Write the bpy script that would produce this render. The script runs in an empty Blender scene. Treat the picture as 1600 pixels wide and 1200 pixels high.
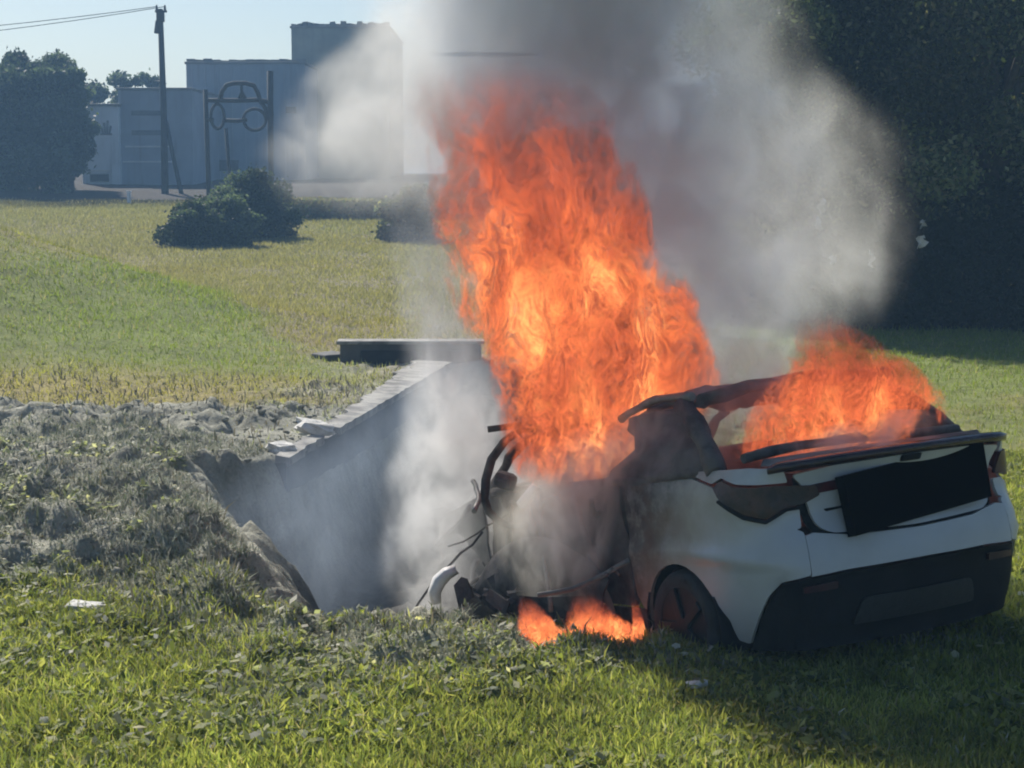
import bpy, bmesh, math, random
import numpy as np
from mathutils import Vector, Matrix, Euler
from mathutils.geometry import delaunay_2d_cdt

# ------------------------------------------------------------------ camera, light, exposure
SC = bpy.context.scene
COL = SC.collection
R = math.radians
CAM_H = 2.6
F = 1.75                                  # focal length / frame width
PITCH = math.atan(0.20625 / F)            # horizon above the middle of the frame
cam_d = bpy.data.cameras.new('camera'); cam = bpy.data.objects.new('camera', cam_d); COL.objects.link(cam)
cam_d.sensor_width = 36; cam_d.lens = 36 * F; cam_d.clip_start = .1; cam_d.clip_end = 2000
cam.location = (0, 0, CAM_H); cam.rotation_euler = (math.pi / 2 - PITCH, 0, 0)
SC.camera = cam

SUN_EL, SUN_AZ = 40.0, -28.0              # azimuth from the view axis (+Y), negative = left
world = bpy.data.worlds.new('World'); SC.world = world; world.use_nodes = True
wn = world.node_tree.nodes; wl = world.node_tree.links
sky = wn.new('ShaderNodeTexSky'); sky.sky_type = 'NISHITA'; sky.sun_disc = False
sky.sun_elevation = R(SUN_EL); sky.sun_rotation = R(SUN_AZ); sky.altitude = 0
sky.air_density = 1.0; sky.dust_density = .7; sky.ozone_density = 3.0
bg = wn['Background']; bg.inputs['Strength'].default_value = .06
wl.new(sky.outputs[0], bg.inputs['Color'])

sun_d = bpy.data.lights.new('sun', 'SUN'); sun_d.energy = 4.9; sun_d.angle = R(.6); sun_d.color = (1, .94, .84)
sun = bpy.data.objects.new('sun', sun_d); COL.objects.link(sun)
az, el = R(SUN_AZ), R(SUN_EL)
sdir = Vector((math.sin(az) * math.cos(el), math.cos(az) * math.cos(el), math.sin(el)))
sun.rotation_euler = sdir.to_track_quat('Z', 'Y').to_euler()
sun.location = (-20, 30, 30)

SC.view_settings.view_transform = 'Standard'; SC.view_settings.look = 'None'
SC.view_settings.exposure = .6; SC.view_settings.gamma = 1; SC.view_settings.use_curve_mapping = False
SC.render.engine = 'CYCLES'
cy = SC.cycles
cy.max_bounces = 6; cy.diffuse_bounces = 2; cy.glossy_bounces = 2; cy.transmission_bounces = 2
cy.transparent_max_bounces = 10; cy.volume_bounces = 2
cy.volume_step_rate = 1.0; cy.volume_max_steps = 128
cy.use_adaptive_sampling = True; cy.adaptive_threshold = .03; cy.filter_width = 2.0
cy.use_denoising = True; cy.sample_clamp_indirect = 3; cy.caustics_reflective = False; cy.caustics_refractive = False

rng = np.random.default_rng(11)
random.seed(5)

# ------------------------------------------------------------------ numeric helpers
def smooth(a, b, x):
    t = np.clip((np.asarray(x, float) - a) / (b - a), 0, 1)
    return t * t * (3 - 2 * t)

_T = np.random.default_rng(3).random((256, 256))
def vnoise(x, y):
    x = np.asarray(x, float); y = np.asarray(y, float)
    xi = np.floor(x).astype(int); yi = np.floor(y).astype(int)
    fx = x - xi; fy = y - yi
    fx = fx * fx * (3 - 2 * fx); fy = fy * fy * (3 - 2 * fy)
    g = lambda i, j: _T[(xi + i) & 255, (yi + j) & 255]
    return (g(0, 0) * (1 - fx) * (1 - fy) + g(1, 0) * fx * (1 - fy) + g(0, 1) * (1 - fx) * fy + g(1, 1) * fx * fy) * 2 - 1
def fbm(x, y, o=4, s=1.0):
    r = 0; a = 1; f = s
    for i in range(o):
        r = r + a * vnoise(x * f + 17.3 * i, y * f + 9.1 * i); a *= .5; f *= 2.03
    return r / (2 - 2 ** (1 - o))

def poly_sd(poly, x, y):
    """distance to the outline, positive inside"""
    x = np.asarray(x, float); y = np.asarray(y, float)
    d = np.full(x.shape, 1e9); ins = np.zeros(x.shape, bool)
    n = len(poly)
    for i in range(n):
        ax, ay = poly[i]; bx, by = poly[(i + 1) % n]
        vx, vy = bx - ax, by - ay
        t = np.clip(((x - ax) * vx + (y - ay) * vy) / (vx * vx + vy * vy), 0, 1)
        d = np.minimum(d, np.hypot(x - ax - t * vx, y - ay - t * vy))
        c = ((ay > y) != (by > y)) & (x < (bx - ax) * (y - ay) / ((by - ay) if by != ay else 1e-9) + ax)
        ins ^= c
    return np.where(ins, d, -d)

PIT = [(-1.42, 10.95), (-1.62, 11.5), (-2.0, 12.6), (-2.5, 14.0), (-2.75, 14.9), (-2.45, 15.5), (-2.2, 15.9), (-1.62, 20.0), (-1.0, 24.2),
       (1.5, 24.2), (1.6, 16), (1.3, 13.0), (.6, 11.9), (-.3, 11.1)]
NEARSIDE = [(-1.42, 10.95), (-.3, 11.1), (.6, 11.9), (1.3, 13.0)]
def line_d(pts, x, y):
    d = np.full(np.shape(x), 1e9)
    for (ax, ay), (bx, by) in zip(pts[:-1], pts[1:]):
        vx, vy = bx - ax, by - ay
        t = np.clip(((x - ax) * vx + (y - ay) * vy) / (vx * vx + vy * vy), 0, 1)
        d = np.minimum(d, np.hypot(x - ax - t * vx, y - ay - t * vy))
    return d

def soil_mask(x, y):
    """1 where the verge is churned up, 0 in grass"""
    n = fbm(x, y, 4, .8) * .9
    m = smooth(0, .9, x * 0 + np.minimum(np.minimum(y - 10.6 - .33 * np.clip(-x - 2, 0, 9) * 0 + n * .7, 19.9 - y + n * 1.5), 1.2 - x + n))
    # a looser skirt of broken ground round the pit mouth and in front of it
    k = np.maximum(smooth(.9, 0, -poly_sd(PIT, x, y) + n * .8), .75 * smooth(2.0, .2, -poly_sd(PIT, x, y) + n * 1.4))
    k2 = smooth(1.0, 0, np.hypot((x + .5) / 2.6, (y - 10.1) / .95) - .25 + n * .8) * .75
    return np.clip(np.maximum(np.maximum(m, k), k2), 0, 1)

def height(x, y, fine=True):
    x = np.asarray(x, float); y = np.asarray(y, float)
    # far ground climbs away
    z = np.interp(y, [0, 30, 36, 45, 55, 66, 80, 90, 105, 400], [0, 0, .05, .25, .68, 1.25, 1.93, 2.2, 2.4, 2.5])
    z = z * (1 - .25 * smooth(2, 14, x) * smooth(25, 60, y))
    # grassy bank on the left
    rid = np.interp(-x, [2.6, 4.6, 6.5, 8.6, 13, 30], [0, .38, .95, 1.68, 2.2, 2.5])
    z = z + rid * np.interp(y, [20, 24, 28, 31, 35, 42], [0, .3, .85, 1, .25, 0])
    z = z + fbm(x, y, 3, .13) * .12 * smooth(14, 40, y)
    # churned mound left of the pit
    md = smooth(0, 2.2, y - 10.6) * smooth(0, 4.5, 20.5 - y) * smooth(-1.0, 1.6, -x - 2.0 - .12 * (y - 12))
    z = z + .30 * md
    sd = poly_sd(PIT, x, y) + .15 * fbm(x + 4, y + 2, 4, .9) * smooth(15.6, 14.8, y)
    ln = line_d(NEARSIDE, x, y)
    dep = np.minimum(smooth(0, .55 + .6 * smooth(15.6, 14.6, y), sd), smooth(0, 2.0, np.where(sd > 0, ln, 0)) ** .8)
    z = z * (1 - smooth(0, .5, sd)) - 1.35 * dep
    z = z + .12 * np.exp(-((sd + .35) / .3) ** 2) * smooth(-1.5, -2.0, x) * (y < 15)
    z = z - .15 * smooth(9.5, 10.5, y) * smooth(13, 11.4, y) * smooth(-1.9, -1.2, x) * smooth(1.0, .2, x)
    z = z + .17 * np.exp(-(((x + 1.82) / .22) ** 2 + ((y - 10.55) / .3) ** 2)) + .10 * np.exp(-(((x + 1.3) / .15) ** 2 + ((y - 10.3) / .2) ** 2))
    # lower ground just under the car's near side
    if fine:
        s = soil_mask(x, y) * smooth(.35, .9, line_d([(-2.2, 15.9), (-1.0, 24.2)], x, y) + .5 * (y < 15.5))
        near = smooth(60, 20, y)
        lump = np.abs(fbm(x * 1.0, y * 1.0, 4, 2.3)) ** .8
        z = z + near * (s * (.30 * lump - .07 + .06 * fbm(x, y, 3, 9)) + (1 - s) * (.045 * fbm(x, y, 4, 1.1) + .02 * fbm(x, y, 2, 6)))
    return z

def H(x, y):
    return float(height(np.array([x]), np.array([y]))[0])
cp, sp = math.cos(PITCH), math.sin(PITCH)
def ray(px, row):
    """direction of the photo pixel (1600x1200) scaled so that y = 1"""
    u = (px - 800) / 1600 / F; v = (600 - row) / 1600 / F
    dx, dy, dz = u, cp + v * sp, -sp + v * cp
    return dx / dy, dz / dy
def P(px, row, Y):
    a, b = ray(px, row)
    return Vector((a * Y, Y, CAM_H + b * Y))

# ------------------------------------------------------------------ object helpers
def tag(o, label=None, cat=None, group=None, kind=None):
    if label: o['label'] = label
    if cat: o['category'] = cat
    if group: o['group'] = group
    if kind: o['kind'] = kind
    return o
def empty(name, loc, rot=(0, 0, 0)):
    o = bpy.data.objects.new(name, None); COL.objects.link(o)
    o.location = loc; o.rotation_euler = rot; o.empty_display_size = .3
    return o
def link(name, me, mat, parent=None, loc=None):
    o = bpy.data.objects.new(name, me); COL.objects.link(o)
    if mat is not None and not me.materials: me.materials.append(mat)
    if parent: o.parent = parent
    if loc is not None: o.location = loc
    return o
def mesh_np(name, V, Fc, mat, parent=None, col=None, smoothf=False, loc=None):
    V = np.asarray(V, np.float32).reshape(-1, 3); Fc = np.asarray(Fc, np.int32)
    me = bpy.data.meshes.new(name)
    me.vertices.add(len(V)); me.vertices.foreach_set('co', V.ravel())
    k = Fc.shape[1]
    me.loops.add(Fc.size); me.loops.foreach_set('vertex_index', Fc.ravel())
    me.polygons.add(len(Fc)); me.polygons.foreach_set('loop_start', np.arange(0, Fc.size, k, dtype=np.int32))
    me.polygons.foreach_set('loop_total', np.full(len(Fc), k, np.int32))
    if smoothf: me.polygons.foreach_set('use_smooth', np.ones(len(Fc), bool))
    me.update(calc_edges=True)
    if col is not None:
        a = me.attributes.new('tint', 'FLOAT_COLOR', 'POINT')
        c = np.ones((len(V), 4), np.float32); c[:, :3] = col
        a.data.foreach_set('color', c.ravel())
    return link(name, me, mat, parent, loc)

class MB:
    """collects shapes, builds one mesh"""
    def __init__(s): s.bm = bmesh.new()
    def box(s, c, d, rot=None, bev=0, jit=0):
        r = bmesh.ops.create_cube(s.bm, size=1)
        vs = r['verts']
        for v in vs:
            v.co = Vector((v.co.x * d[0], v.co.y * d[1], v.co.z * d[2]))
            if jit: v.co += Vector([random.uniform(-jit, jit) for _ in range(3)])
        if bev:
            es = list({e for v in vs for e in v.link_edges})
            rr = bmesh.ops.bevel(s.bm, geom=es, offset=bev, segments=2, affect='EDGES', profile=.5)
            vs = list(set(rr['verts']) | {v for v in vs if v.is_valid})
        M = (Euler(rot).to_matrix() if rot is not None else Matrix.Identity(3))
        for v in vs: v.co = M @ v.co + Vector(c)
        return s
    def tube(s, pts, rad, n=8, cap=True, closed=False):
        pts = [Vector(p) for p in pts]; m = len(pts)
        rad = rad if hasattr(rad, '__len__') else [rad] * m
        rings = []; up = Vector((0, 0, 1)); prev = None
        for i, p in enumerate(pts):
            a = pts[(i - 1) % m] if (closed or i > 0) else p
            b = pts[(i + 1) % m] if (closed or i < m - 1) else p
            t = (b - a).normalized()
            if prev is None:
                u = t.cross(up) if abs(t.dot(up)) < .95 else t.cross(Vector((1, 0, 0)))
                u.normalize()
            else:
                u = (prev - t * prev.dot(t)).normalized()
            prev = u; w = t.cross(u)
            rings.append([s.bm.verts.new(p + (u * math.cos(2 * math.pi * k / n) + w * math.sin(2 * math.pi * k / n)) * rad[i]) for k in range(n)])
        for i in range(m if closed else m - 1):
            A, B = rings[i], rings[(i + 1) % m]
            for k in range(n): s.bm.faces.new((A[k], A[(k + 1) % n], B[(k + 1) % n], B[k])).smooth = True
        if cap and not closed:
            s.bm.faces.new(rings[0][::-1]); s.bm.faces.new(rings[-1])
        return s
    def grid(s, rows, close_u=False, flip=False, sm=True):
        vv = [[s.bm.verts.new(p) for p in r] for r in rows]
        for i in range(len(vv) - 1):
            n = len(vv[i])
            for j in range(n if close_u else n - 1):
                q = (vv[i][j], vv[i][(j + 1) % n], vv[i + 1][(j + 1) % n], vv[i + 1][j])
                s.bm.faces.new(q[::-1] if flip else q).smooth = sm
        return vv
    def build(s, name, mat, parent=None, loc=None, recalc=True):
        if recalc: bmesh.ops.recalc_face_normals(s.bm, faces=s.bm.faces)
        me = bpy.data.meshes.new(name); s.bm.to_mesh(me); s.bm.free()
        return link(name, me, mat, parent, loc)

# ------------------------------------------------------------------ material helpers
class NT:
    def __init__(s, name):
        s.m = bpy.data.materials.new(name); s.m.use_nodes = True
        s.t = s.m.node_tree; s.t.nodes.clear()
        s.out = s.t.nodes.new('ShaderNodeOutputMaterial')
    def n(s, typ, ins=None, **props):
        nd = s.t.nodes.new(typ)
        for k, v in props.items(): setattr(nd, k, v)
        for k, v in (ins or {}).items(): s.set(nd.inputs[k], v)
        return nd
    def set(s, sock, v):
        if isinstance(v, bpy.types.NodeSocket): s.t.links.new(v, sock)
        elif isinstance(v, bpy.types.Node): s.t.links.new(v.outputs[0], sock)
        else:
            if sock.type == 'RGBA' and hasattr(v, '__len__') and len(v) == 3: v = (*v, 1)
            sock.default_value = v
    def math(s, op, a, b=0.0, c=0.0, clamp=False):
        nd = s.t.nodes.new('ShaderNodeMath'); nd.operation = op; nd.use_clamp = clamp
        s.set(nd.inputs[0], a); s.set(nd.inputs[1], b); s.set(nd.inputs[2], c)
        return nd.outputs[0]
    def vec(s, op, a, b=None, sc=None):
        nd = s.t.nodes.new('ShaderNodeVectorMath'); nd.operation = op
        s.set(nd.inputs[0], a)
        if b is not None: s.set(nd.inputs[1], b)
        if sc is not None: s.set(nd.inputs['Scale'], sc)
        return nd.outputs[0]
    def noise(s, vec, scale, detail=3, rough=.55, dist=0, typ='FBM', out=0):
        nd = s.n('ShaderNodeTexNoise', {'Vector': vec, 'Scale': scale, 'Detail': detail, 'Roughness': rough, 'Distortion': dist})
        if typ != 'FBM': nd.noise_type = typ; nd.normalize = True
        return nd.outputs[out]
    def ss(s, x, a, b, lo=0.0, hi=1.0, typ='SMOOTHSTEP'):
        nd = s.t.nodes.new('ShaderNodeMapRange'); nd.interpolation_type = typ
        for k, v in zip(('Value', 'From Min', 'From Max', 'To Min', 'To Max'), (x, a, b, lo, hi)): s.set(nd.inputs[k], v)
        return nd.outputs[0]
    def mix(s, f, a, b, mode='MIX'):
        nd = s.t.nodes.new('ShaderNodeMix'); nd.data_type = 'RGBA'; nd.blend_type = mode
        s.set(nd.inputs[0], f); s.set(nd.inputs[6], a); s.set(nd.inputs[7], b)
        return nd.outputs[2]
    def ramp(s, f, stops):
        nd = s.t.nodes.new('ShaderNodeValToRGB'); s.set(nd.inputs[0], f)
        e = nd.color_ramp.elements
        while len(e) < len(stops): e.new(.5)
        for i, (p, c) in enumerate(stops): e[i].position = p; e[i].color = (*c, 1)
        return nd.outputs[0]
    def curve(s, x, pts, lo, hi):
        """piecewise function given as (x, y); x in lo..hi, y any"""
        ys = [p[1] for p in pts]; y0, y1 = min(ys), max(ys)
        if y1 - y0 < 1e-6: return y0
        nd = s.t.nodes.new('ShaderNodeFloatCurve')
        s.set(nd.inputs['Value'], s.ss(x, lo, hi, 0, 1, 'LINEAR'))
        c = nd.mapping.curves[0]
        while len(c.points) < len(pts): c.points.new(.5, .5)
        for i, (px, py) in enumerate(pts):
            c.points[i].location = ((px - lo) / (hi - lo), (py - y0) / (y1 - y0)); c.points[i].handle_type = 'VECTOR'
        nd.mapping.update()
        return s.ss(nd.outputs[0], 0, 1, y0, y1, 'LINEAR')
    def coord(s, which='Object'):
        return s.n('ShaderNodeTexCoord').outputs[which]
    def bump(s, h, strength=.5, dist=.02):
        return s.n('ShaderNodeBump', {'Height': h, 'Strength': strength, 'Distance': dist}).outputs[0]
    def surf(s, col, rough=.6, metal=0, normal=None, spec=None, trans=None, coat=0):
        b = s.n('ShaderNodeBsdfPrincipled', {'Base Color': col, 'Roughness': rough, 'Metallic': metal})
        if normal is not None: s.set(b.inputs['Normal'], normal)
        if spec is not None: b.inputs['Specular IOR Level'].default_value = spec
        if coat: b.inputs['Coat Weight'].default_value = coat; b.inputs['Coat Roughness'].default_value = .08
        o = b.outputs[0]
        if trans is not None:
            tr = s.n('ShaderNodeBsdfTranslucent', {'Color': trans[1]})
            mx = s.n('ShaderNodeMixShader', {0: trans[0], 1: o, 2: tr.outputs[0]}); o = mx.outputs[0]
        s.t.links.new(o, s.out.inputs['Surface'])
        return s.m

def m_var(name, c1, c2, scale=3, rough=.7, metal=0, bump=0, bscale=30, detail=5, spec=None, coat=0):
    t = NT(name); co = t.coord()
    f = t.ss(t.noise(co, scale, detail, .6), .35, .65)
    nb = t.bump(t.noise(co, bscale, 5, .65), bump, .02) if bump else None
    return t.surf(t.mix(f, c1, c2), rough, metal, nb, spec, coat=coat)

def m_leaf(name, trans=.5):
    t = NT(name)
    a = t.n('ShaderNodeAttribute', attribute_name='tint').outputs['Color']
    tc = t.mix(1.0, a, (1.35, 1.4, .7), 'MULTIPLY')
    return t.surf(a, .6, 0, None, .25, (trans, tc))
LEAF = m_leaf('leaf')
def m_dry():
    t = NT('withered_leaf'); a = t.n('ShaderNodeAttribute', attribute_name='tint').outputs['Color']
    return t.surf(a, .7, 0, None, .2, (.22, a))
DRYLEAF = m_dry()

# ================================================================== GROUND
def graded(a0, a1, step, lo, hi, g):
    mid = list(np.arange(a0, a1 + 1e-6, step))
    up = []; v = mid[-1]; s = step
    while v < hi: s *= g; v += s; up.append(min(v, hi))
    dn = []; v = mid[0]; s = step
    while v > lo: s *= g; v -= s; dn.append(max(v, lo))
    return np.array(dn[::-1] + mid + up)
gx = graded(-4.8, 4.2, .045, -190, 190, 1.06)
gy = graded(7.3, 20.5, .045, -12, 395, 1.035)
GX, GY = np.meshgrid(gx, gy)
GZ = height(GX, GY)
nx, ny = len(gx), len(gy)
idx = np.arange(nx * ny).reshape(ny, nx)
GF = np.stack([idx[:-1, :-1], idx[:-1, 1:], idx[1:, 1:], idx[1:, :-1]], -1).reshape(-1, 4)
def mixc(a, b, f): return a + (b - a) * f[..., None]
def arr(*c): return np.array(c, float)
SOIL = arr(.22, .22, .185); SOIL2 = arr(.34, .335, .28); LUSH = arr(.17, .20, .06); OLIVE = arr(.225, .195, .13); STRAW = arr(.30, .245, .11)
def ground_colour(x, y):
    n1 = fbm(x, y, 4, .35); n2 = fbm(x + 50, y, 4, 1.7)
    far = smooth(-1.5, 2.5, y - 20.5 - 3.1 * np.clip(-x - 1.2, 0, 4.5) - 12 * smooth(1.0, 3.0, x) + n1 * 2)
    bank = 0 * x
    c = mixc(np.broadcast_to(LUSH, x.shape + (3,)), OLIVE, np.clip(far + .3 * n1 + .08, 0, 1))
    c = mixc(c, STRAW * .8, np.clip(smooth(.15, .7, n1 + n2 * .5) * .5, 0, 1))
    band = smooth(18.3, 20.2, y + n2 * .8) * smooth(24, 21, y + n2 * .8) * smooth(-.8, -2, x)
    c = mixc(c, STRAW, band * .85)
    s = soil_mask(x, y)
    sc = mixc(np.broadcast_to(SOIL, x.shape + (3,)), SOIL2, np.clip(.5 + n2, 0, 1))
    c = mixc(c, sc, s)
    brown = smooth(64, 72, y + 3 * n1) * smooth(3, 0, x)
    c = mixc(c, arr(.040, .033, .030), brown * .95)
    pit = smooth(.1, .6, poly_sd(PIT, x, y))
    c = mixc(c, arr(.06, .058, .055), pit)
    return c
def m_ground():
    t = NT('ground_cover'); co = t.coord()
    a = t.n('ShaderNodeAttribute', attribute_name='tint').outputs['Color']
    n1 = t.noise(co, 6, 6, .7); n2 = t.noise(co, 1.3, 4, .6); n3 = t.noise(co, 38, 4, .7)
    f = t.math('ADD', t.math('MULTIPLY', n1, .5), t.math('ADD', t.math('MULTIPLY', n2, .35), t.math('MULTIPLY', n3, .35)))
    k = t.ss(f, .42, .80, .55, 1.55, 'LINEAR')
    col = t.vec('SCALE', a, sc=k)
    h = t.math('ADD', t.math('MULTIPLY', n1, 1.0), t.math('MULTIPLY', n3, .4))
    return t.surf(col, .95, 0, t.bump(h, .8, .06), .15)
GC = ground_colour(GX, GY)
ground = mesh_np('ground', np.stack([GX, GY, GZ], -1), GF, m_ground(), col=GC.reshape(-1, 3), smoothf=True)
tag(ground, 'rough grass verge rising to a field with churned soil round a pit', kind='structure')

# ------------------------------------------------------------------ grass (real blades, one mesh per kind)
def blades(name, x, y, ln, wd, col, lean=.5, seg=2, label='', mat=LEAF, sink=.01):
    n = len(x); z = height(x, y) - sink
    a = rng.random(n) * 2 * np.pi; b = a + rng.normal(0, .7, n)
    dx, dy = np.cos(a), np.sin(a)
    lx, ly = np.cos(b) * ln * lean * rng.random(n) * 1.6, np.sin(b) * ln * lean * rng.random(n) * 1.6
    base = np.stack([x, y, z], -1)
    w = np.stack([dx * wd / 2, dy * wd / 2, 0 * wd], -1)
    h = np.sqrt(np.maximum(ln ** 2 - lx ** 2 - ly ** 2, (ln * .35) ** 2))
    tip = base + np.stack([lx, ly, h], -1)
    c = np.repeat(col[:, None, :], 3 if seg == 1 else 5, 1)
    if seg == 1:
        V = np.stack([base - w, base + w, tip], 1)
        Fc = np.arange(n * 3).reshape(n, 3)
    else:
        mid = base + np.stack([lx * .3, ly * .3, h * .6], -1)
        V = np.stack([base - w * .8, base + w * .8, mid + w, mid - w, tip], 1)
        o = np.arange(n)[:, None] * 5
        Fc = np.concatenate([o + [0, 1, 2], o + [0, 2, 3], o + [3, 2, 4]])
        c[:, 4] *= 1.15; c[:, :2] *= .8
    return tag(mesh_np(name, V, Fc, mat, col=c.reshape(-1, 3)), label, kind='stuff')

def scatter(n, y0, y1, pad=.4, xmin=-99, xmax=99):
    y = y0 + (y1 - y0) * np.sqrt(rng.random(int(n)) * (1 - (y0 / y1) ** 2) + (y0 / y1) ** 2) / 1 if False else np.sqrt(rng.random(int(n)) * (y1 ** 2 - y0 ** 2) + y0 ** 2)
    x = (rng.random(int(n)) * 2 - 1) * (y * .2857 + pad)
    k = (x > xmin) & (x < xmax)
    return x[k], y[k]
def pick(cols, wts, n):
    cols = np.array(cols); i = rng.choice(len(cols), n, p=np.array(wts) / sum(wts))
    return cols[i] * (.8 + .4 * rng.random((n, 1)))
G1, G2, G3, G4, DRY, PALE = (.19, .225, .07), (.27, .29, .09), (.12, .15, .06), (.36, .36, .15), (.30, .265, .17), (.50, .48, .36)

def near_grass():
    x, y = scatter(520000, 7.4, 16.5)
    s = soil_mask(x, y); pit = poly_sd(PIT, x, y)
    patch = fbm(x, y, 4, 1.3)
    keep = (pit < -.05) & (rng.random(len(x)) < np.clip(1.1 - .62 * s + .7 * patch * (1 - s * .3), .05, 1))
    x, y, s, patch = x[keep], y[keep], s[keep], patch[keep]
    n = len(x)
    c = pick([G1, G2, G3, G4, DRY], [5, 5, 3, 2.0, 1.0], n)
    dead = pick([(.58, .56, .46), (.40, .40, .32), (.30, .31, .24), (.19, .22, .14)], [1.2, 3, 4, 2.5], n)
    f = (rng.random(n) < s * 1.12 + .06 + .5 * smooth(.15, .6, fbm(x + 70, y + 20, 3, .9)))
    c = np.where(f[:, None], dead, c)
    c *= (1 + .35 * fbm(x + 9, y, 3, .9) + .35 * fbm(x + 3, y, 3, 4.5))[:, None]
    ln = (.045 + .06 * rng.random(n) ** 1.5) * (1 + .5 * patch)
    wd = .0055 + .006 * rng.random(n); g = ~f
    blades('grass', x[g], y[g], ln[g], wd[g], c[g], .75, 2, 'short green grass in the foreground thinning onto churned soil')
    f = f & (rng.random(n) < .85)
    blades('withered_grass', x[f], y[f], ln[f] * .8, wd[f] * 1.15, c[f], 1.0, 2, 'short grey withered grass on the churned mound and pit rim', mat=DRYLEAF)
near_grass()

def weeds():
    """small broad leaves lying among the grass"""
    x, y = scatter(60000, 7.4, 15.5)
    s = soil_mask(x, y); patch = fbm(x + 30, y + 5, 4, 1.6)
    k = (patch > .02 + .2 * s) & (poly_sd(PIT, x, y) < -.05) & (rng.random(len(x)) < .8)
    x, y, s = x[k], y[k], s[k]; n = len(x)
    z = height(x, y) + .012 + .05 * rng.random(n)
    a = rng.random(n) * 2 * np.pi; til = rng.normal(.35, .35, n)
    L = .016 + .028 * rng.random(n); Wd = L * (.35 + .25 * rng.random(n))
    u = np.stack([np.cos(a) * np.cos(til), np.sin(a) * np.cos(til), np.sin(til)], -1); v = np.stack([-np.sin(a), np.cos(a), rng.normal(0, .35, n)], -1)
    c0 = np.stack([x, y, z], -1); L = L[:, None]; Wd = Wd[:, None]
    V = np.stack([c0 - u * L, c0 + v * Wd, c0 + u * L, c0 - v * Wd], 1)
    o = np.arange(n)[:, None] * 4
    c = pick([G1, G2, G4, (.09, .12, .05), (.20, .21, .15)], [4, 4, 2, 3, 2], n)
    gry = pick([(.27, .29, .23), (.19, .21, .16), (.44, .43, .37)], [3, 3, 1], n)
    c = np.where((rng.random(n) < s)[:, None], gry, c)
    tag(mesh_np('weeds', V, np.concatenate([o + [0, 1, 2], o + [0, 2, 3]]), LEAF, col=np.repeat(c, 4, 0)), 'small broad-leaved weeds among the near grass', kind='stuff')
weeds()

def mid_grass():
    x, y = scatter(460000, 16, 72, 1)
    s = soil_mask(x, y); pit = poly_sd(PIT, x, y)
    patch = fbm(x, y, 4, .5)
    keep = (pit < -.1) & (rng.random(len(x)) < np.clip(1 - .93 * s + .6 * patch, .06, 1))
    x, y, s, patch = x[keep], y[keep], s[keep], patch[keep]; n = len(x)
    gc = ground_colour(x, y)
    c = gc * (.75 + .6 * rng.random((n, 1))) * arr(1.0, 1.08, .9)
    f = rng.random(n) < .10
    c = np.where(f[:, None], pick([DRY], [1], n), c)
    ln = (.045 + .07 * rng.random(n)) * (1 + .4 * patch) * np.interp(y, [16, 40], [.8, 1.3])
    blades('meadow_grass', x, y, ln, .012 + .0006 * (y - 12), c, .7, 1, 'yellow-green field grass behind the pit and up the left bank')
mid_grass()

def straw():
    x, y = scatter(26000, 9.5, 24)
    s = soil_mask(x, y)
    band = smooth(18.6, 20, y) * smooth(23.5, 21, y) * (x < -1)
    k = rng.random(len(x)) < np.clip(s * .35 + band * .9, 0, 1)
    k &= poly_sd(PIT, x, y) < -.05
    x, y = x[k], y[k]; n = len(x)
    blades('dead_grass', x, y, (.08 + .12 * rng.random(n)) * np.interp(y, [14, 18], [1, .65]), .006 + .006 * rng.random(n) + .0003 * y, pick([DRY, (.24, .22, .16), (.15, .145, .12), (.10, .12, .07)], [2, 4, 4, 2], n), 1.15, 2, 'bent dry straw strewn over the churned soil', mat=DRYLEAF)
straw()

# clods of turned earth and uprooted turf
def clods():
    base = []
    for k in range(8):
        bm = bmesh.new(); bmesh.ops.create_icosphere(bm, subdivisions=2, radius=1)
        o = rng.random(3) * 50
        V = np.array([v.co[:] for v in bm.verts])
        nn = fbm(V[:, 0] * 1.3 + o[0] + V[:, 2] * .7, V[:, 1] * 1.3 + o[1] - V[:, 2], 3, 1.2)
        V *= (1 + .55 * nn)[:, None]; V[:, 2] *= .6
        Fk = np.array([[v.index for v in f.verts] for f in bm.faces]); bm.free(); base.append((V, Fk))
    x, y = scatter(4500, 9.4, 20.5, .3)
    s = soil_mask(x, y); k = (rng.random(len(x)) < s ** 1.5 * (1 + .8 * fbm(x, y, 3, 1.2))) & (poly_sd(PIT, x, y) < 0.02)
    x, y = x[k], y[k]; n = len(x); r = .010 + .035 * rng.random(n) ** 5
    z = height(x, y); VV = []; FF = []; CC = []; o = 0
    for i in range(n):
        V, Fk = base[i % 8]; a = rng.random() * 6.28; c_, s_ = math.cos(a), math.sin(a)
        q = V @ np.array([[c_, -s_, 0], [s_, c_, 0], [0, 0, 1]]) * r[i] + [x[i], y[i], z[i] + r[i] * .15]
        VV.append(q); FF.append(Fk + o); o += len(q)
        CC.append(np.repeat([(SOIL + (SOIL2 - SOIL) * rng.random() * 1.3) * (.75 + .5 * rng.random())], len(q), 0))
    t = NT('clod_earth'); co = t.coord()
    a = t.n('ShaderNodeAttribute', attribute_name='tint').outputs['Color']
    m = t.surf(t.vec('SCALE', a, sc=t.ss(t.noise(co, 30, 5, .7), .3, .7, .6, 1.4)), .95, 0, t.bump(t.noise(co, 60, 4, .7), .9, .02), .1)
    tag(mesh_np('soil_clods', np.concatenate(VV), np.concatenate(FF), m, col=np.concatenate(CC), smoothf=False), 'grey clods of turned earth on the mound left of the pit', kind='stuff')
clods()

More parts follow.
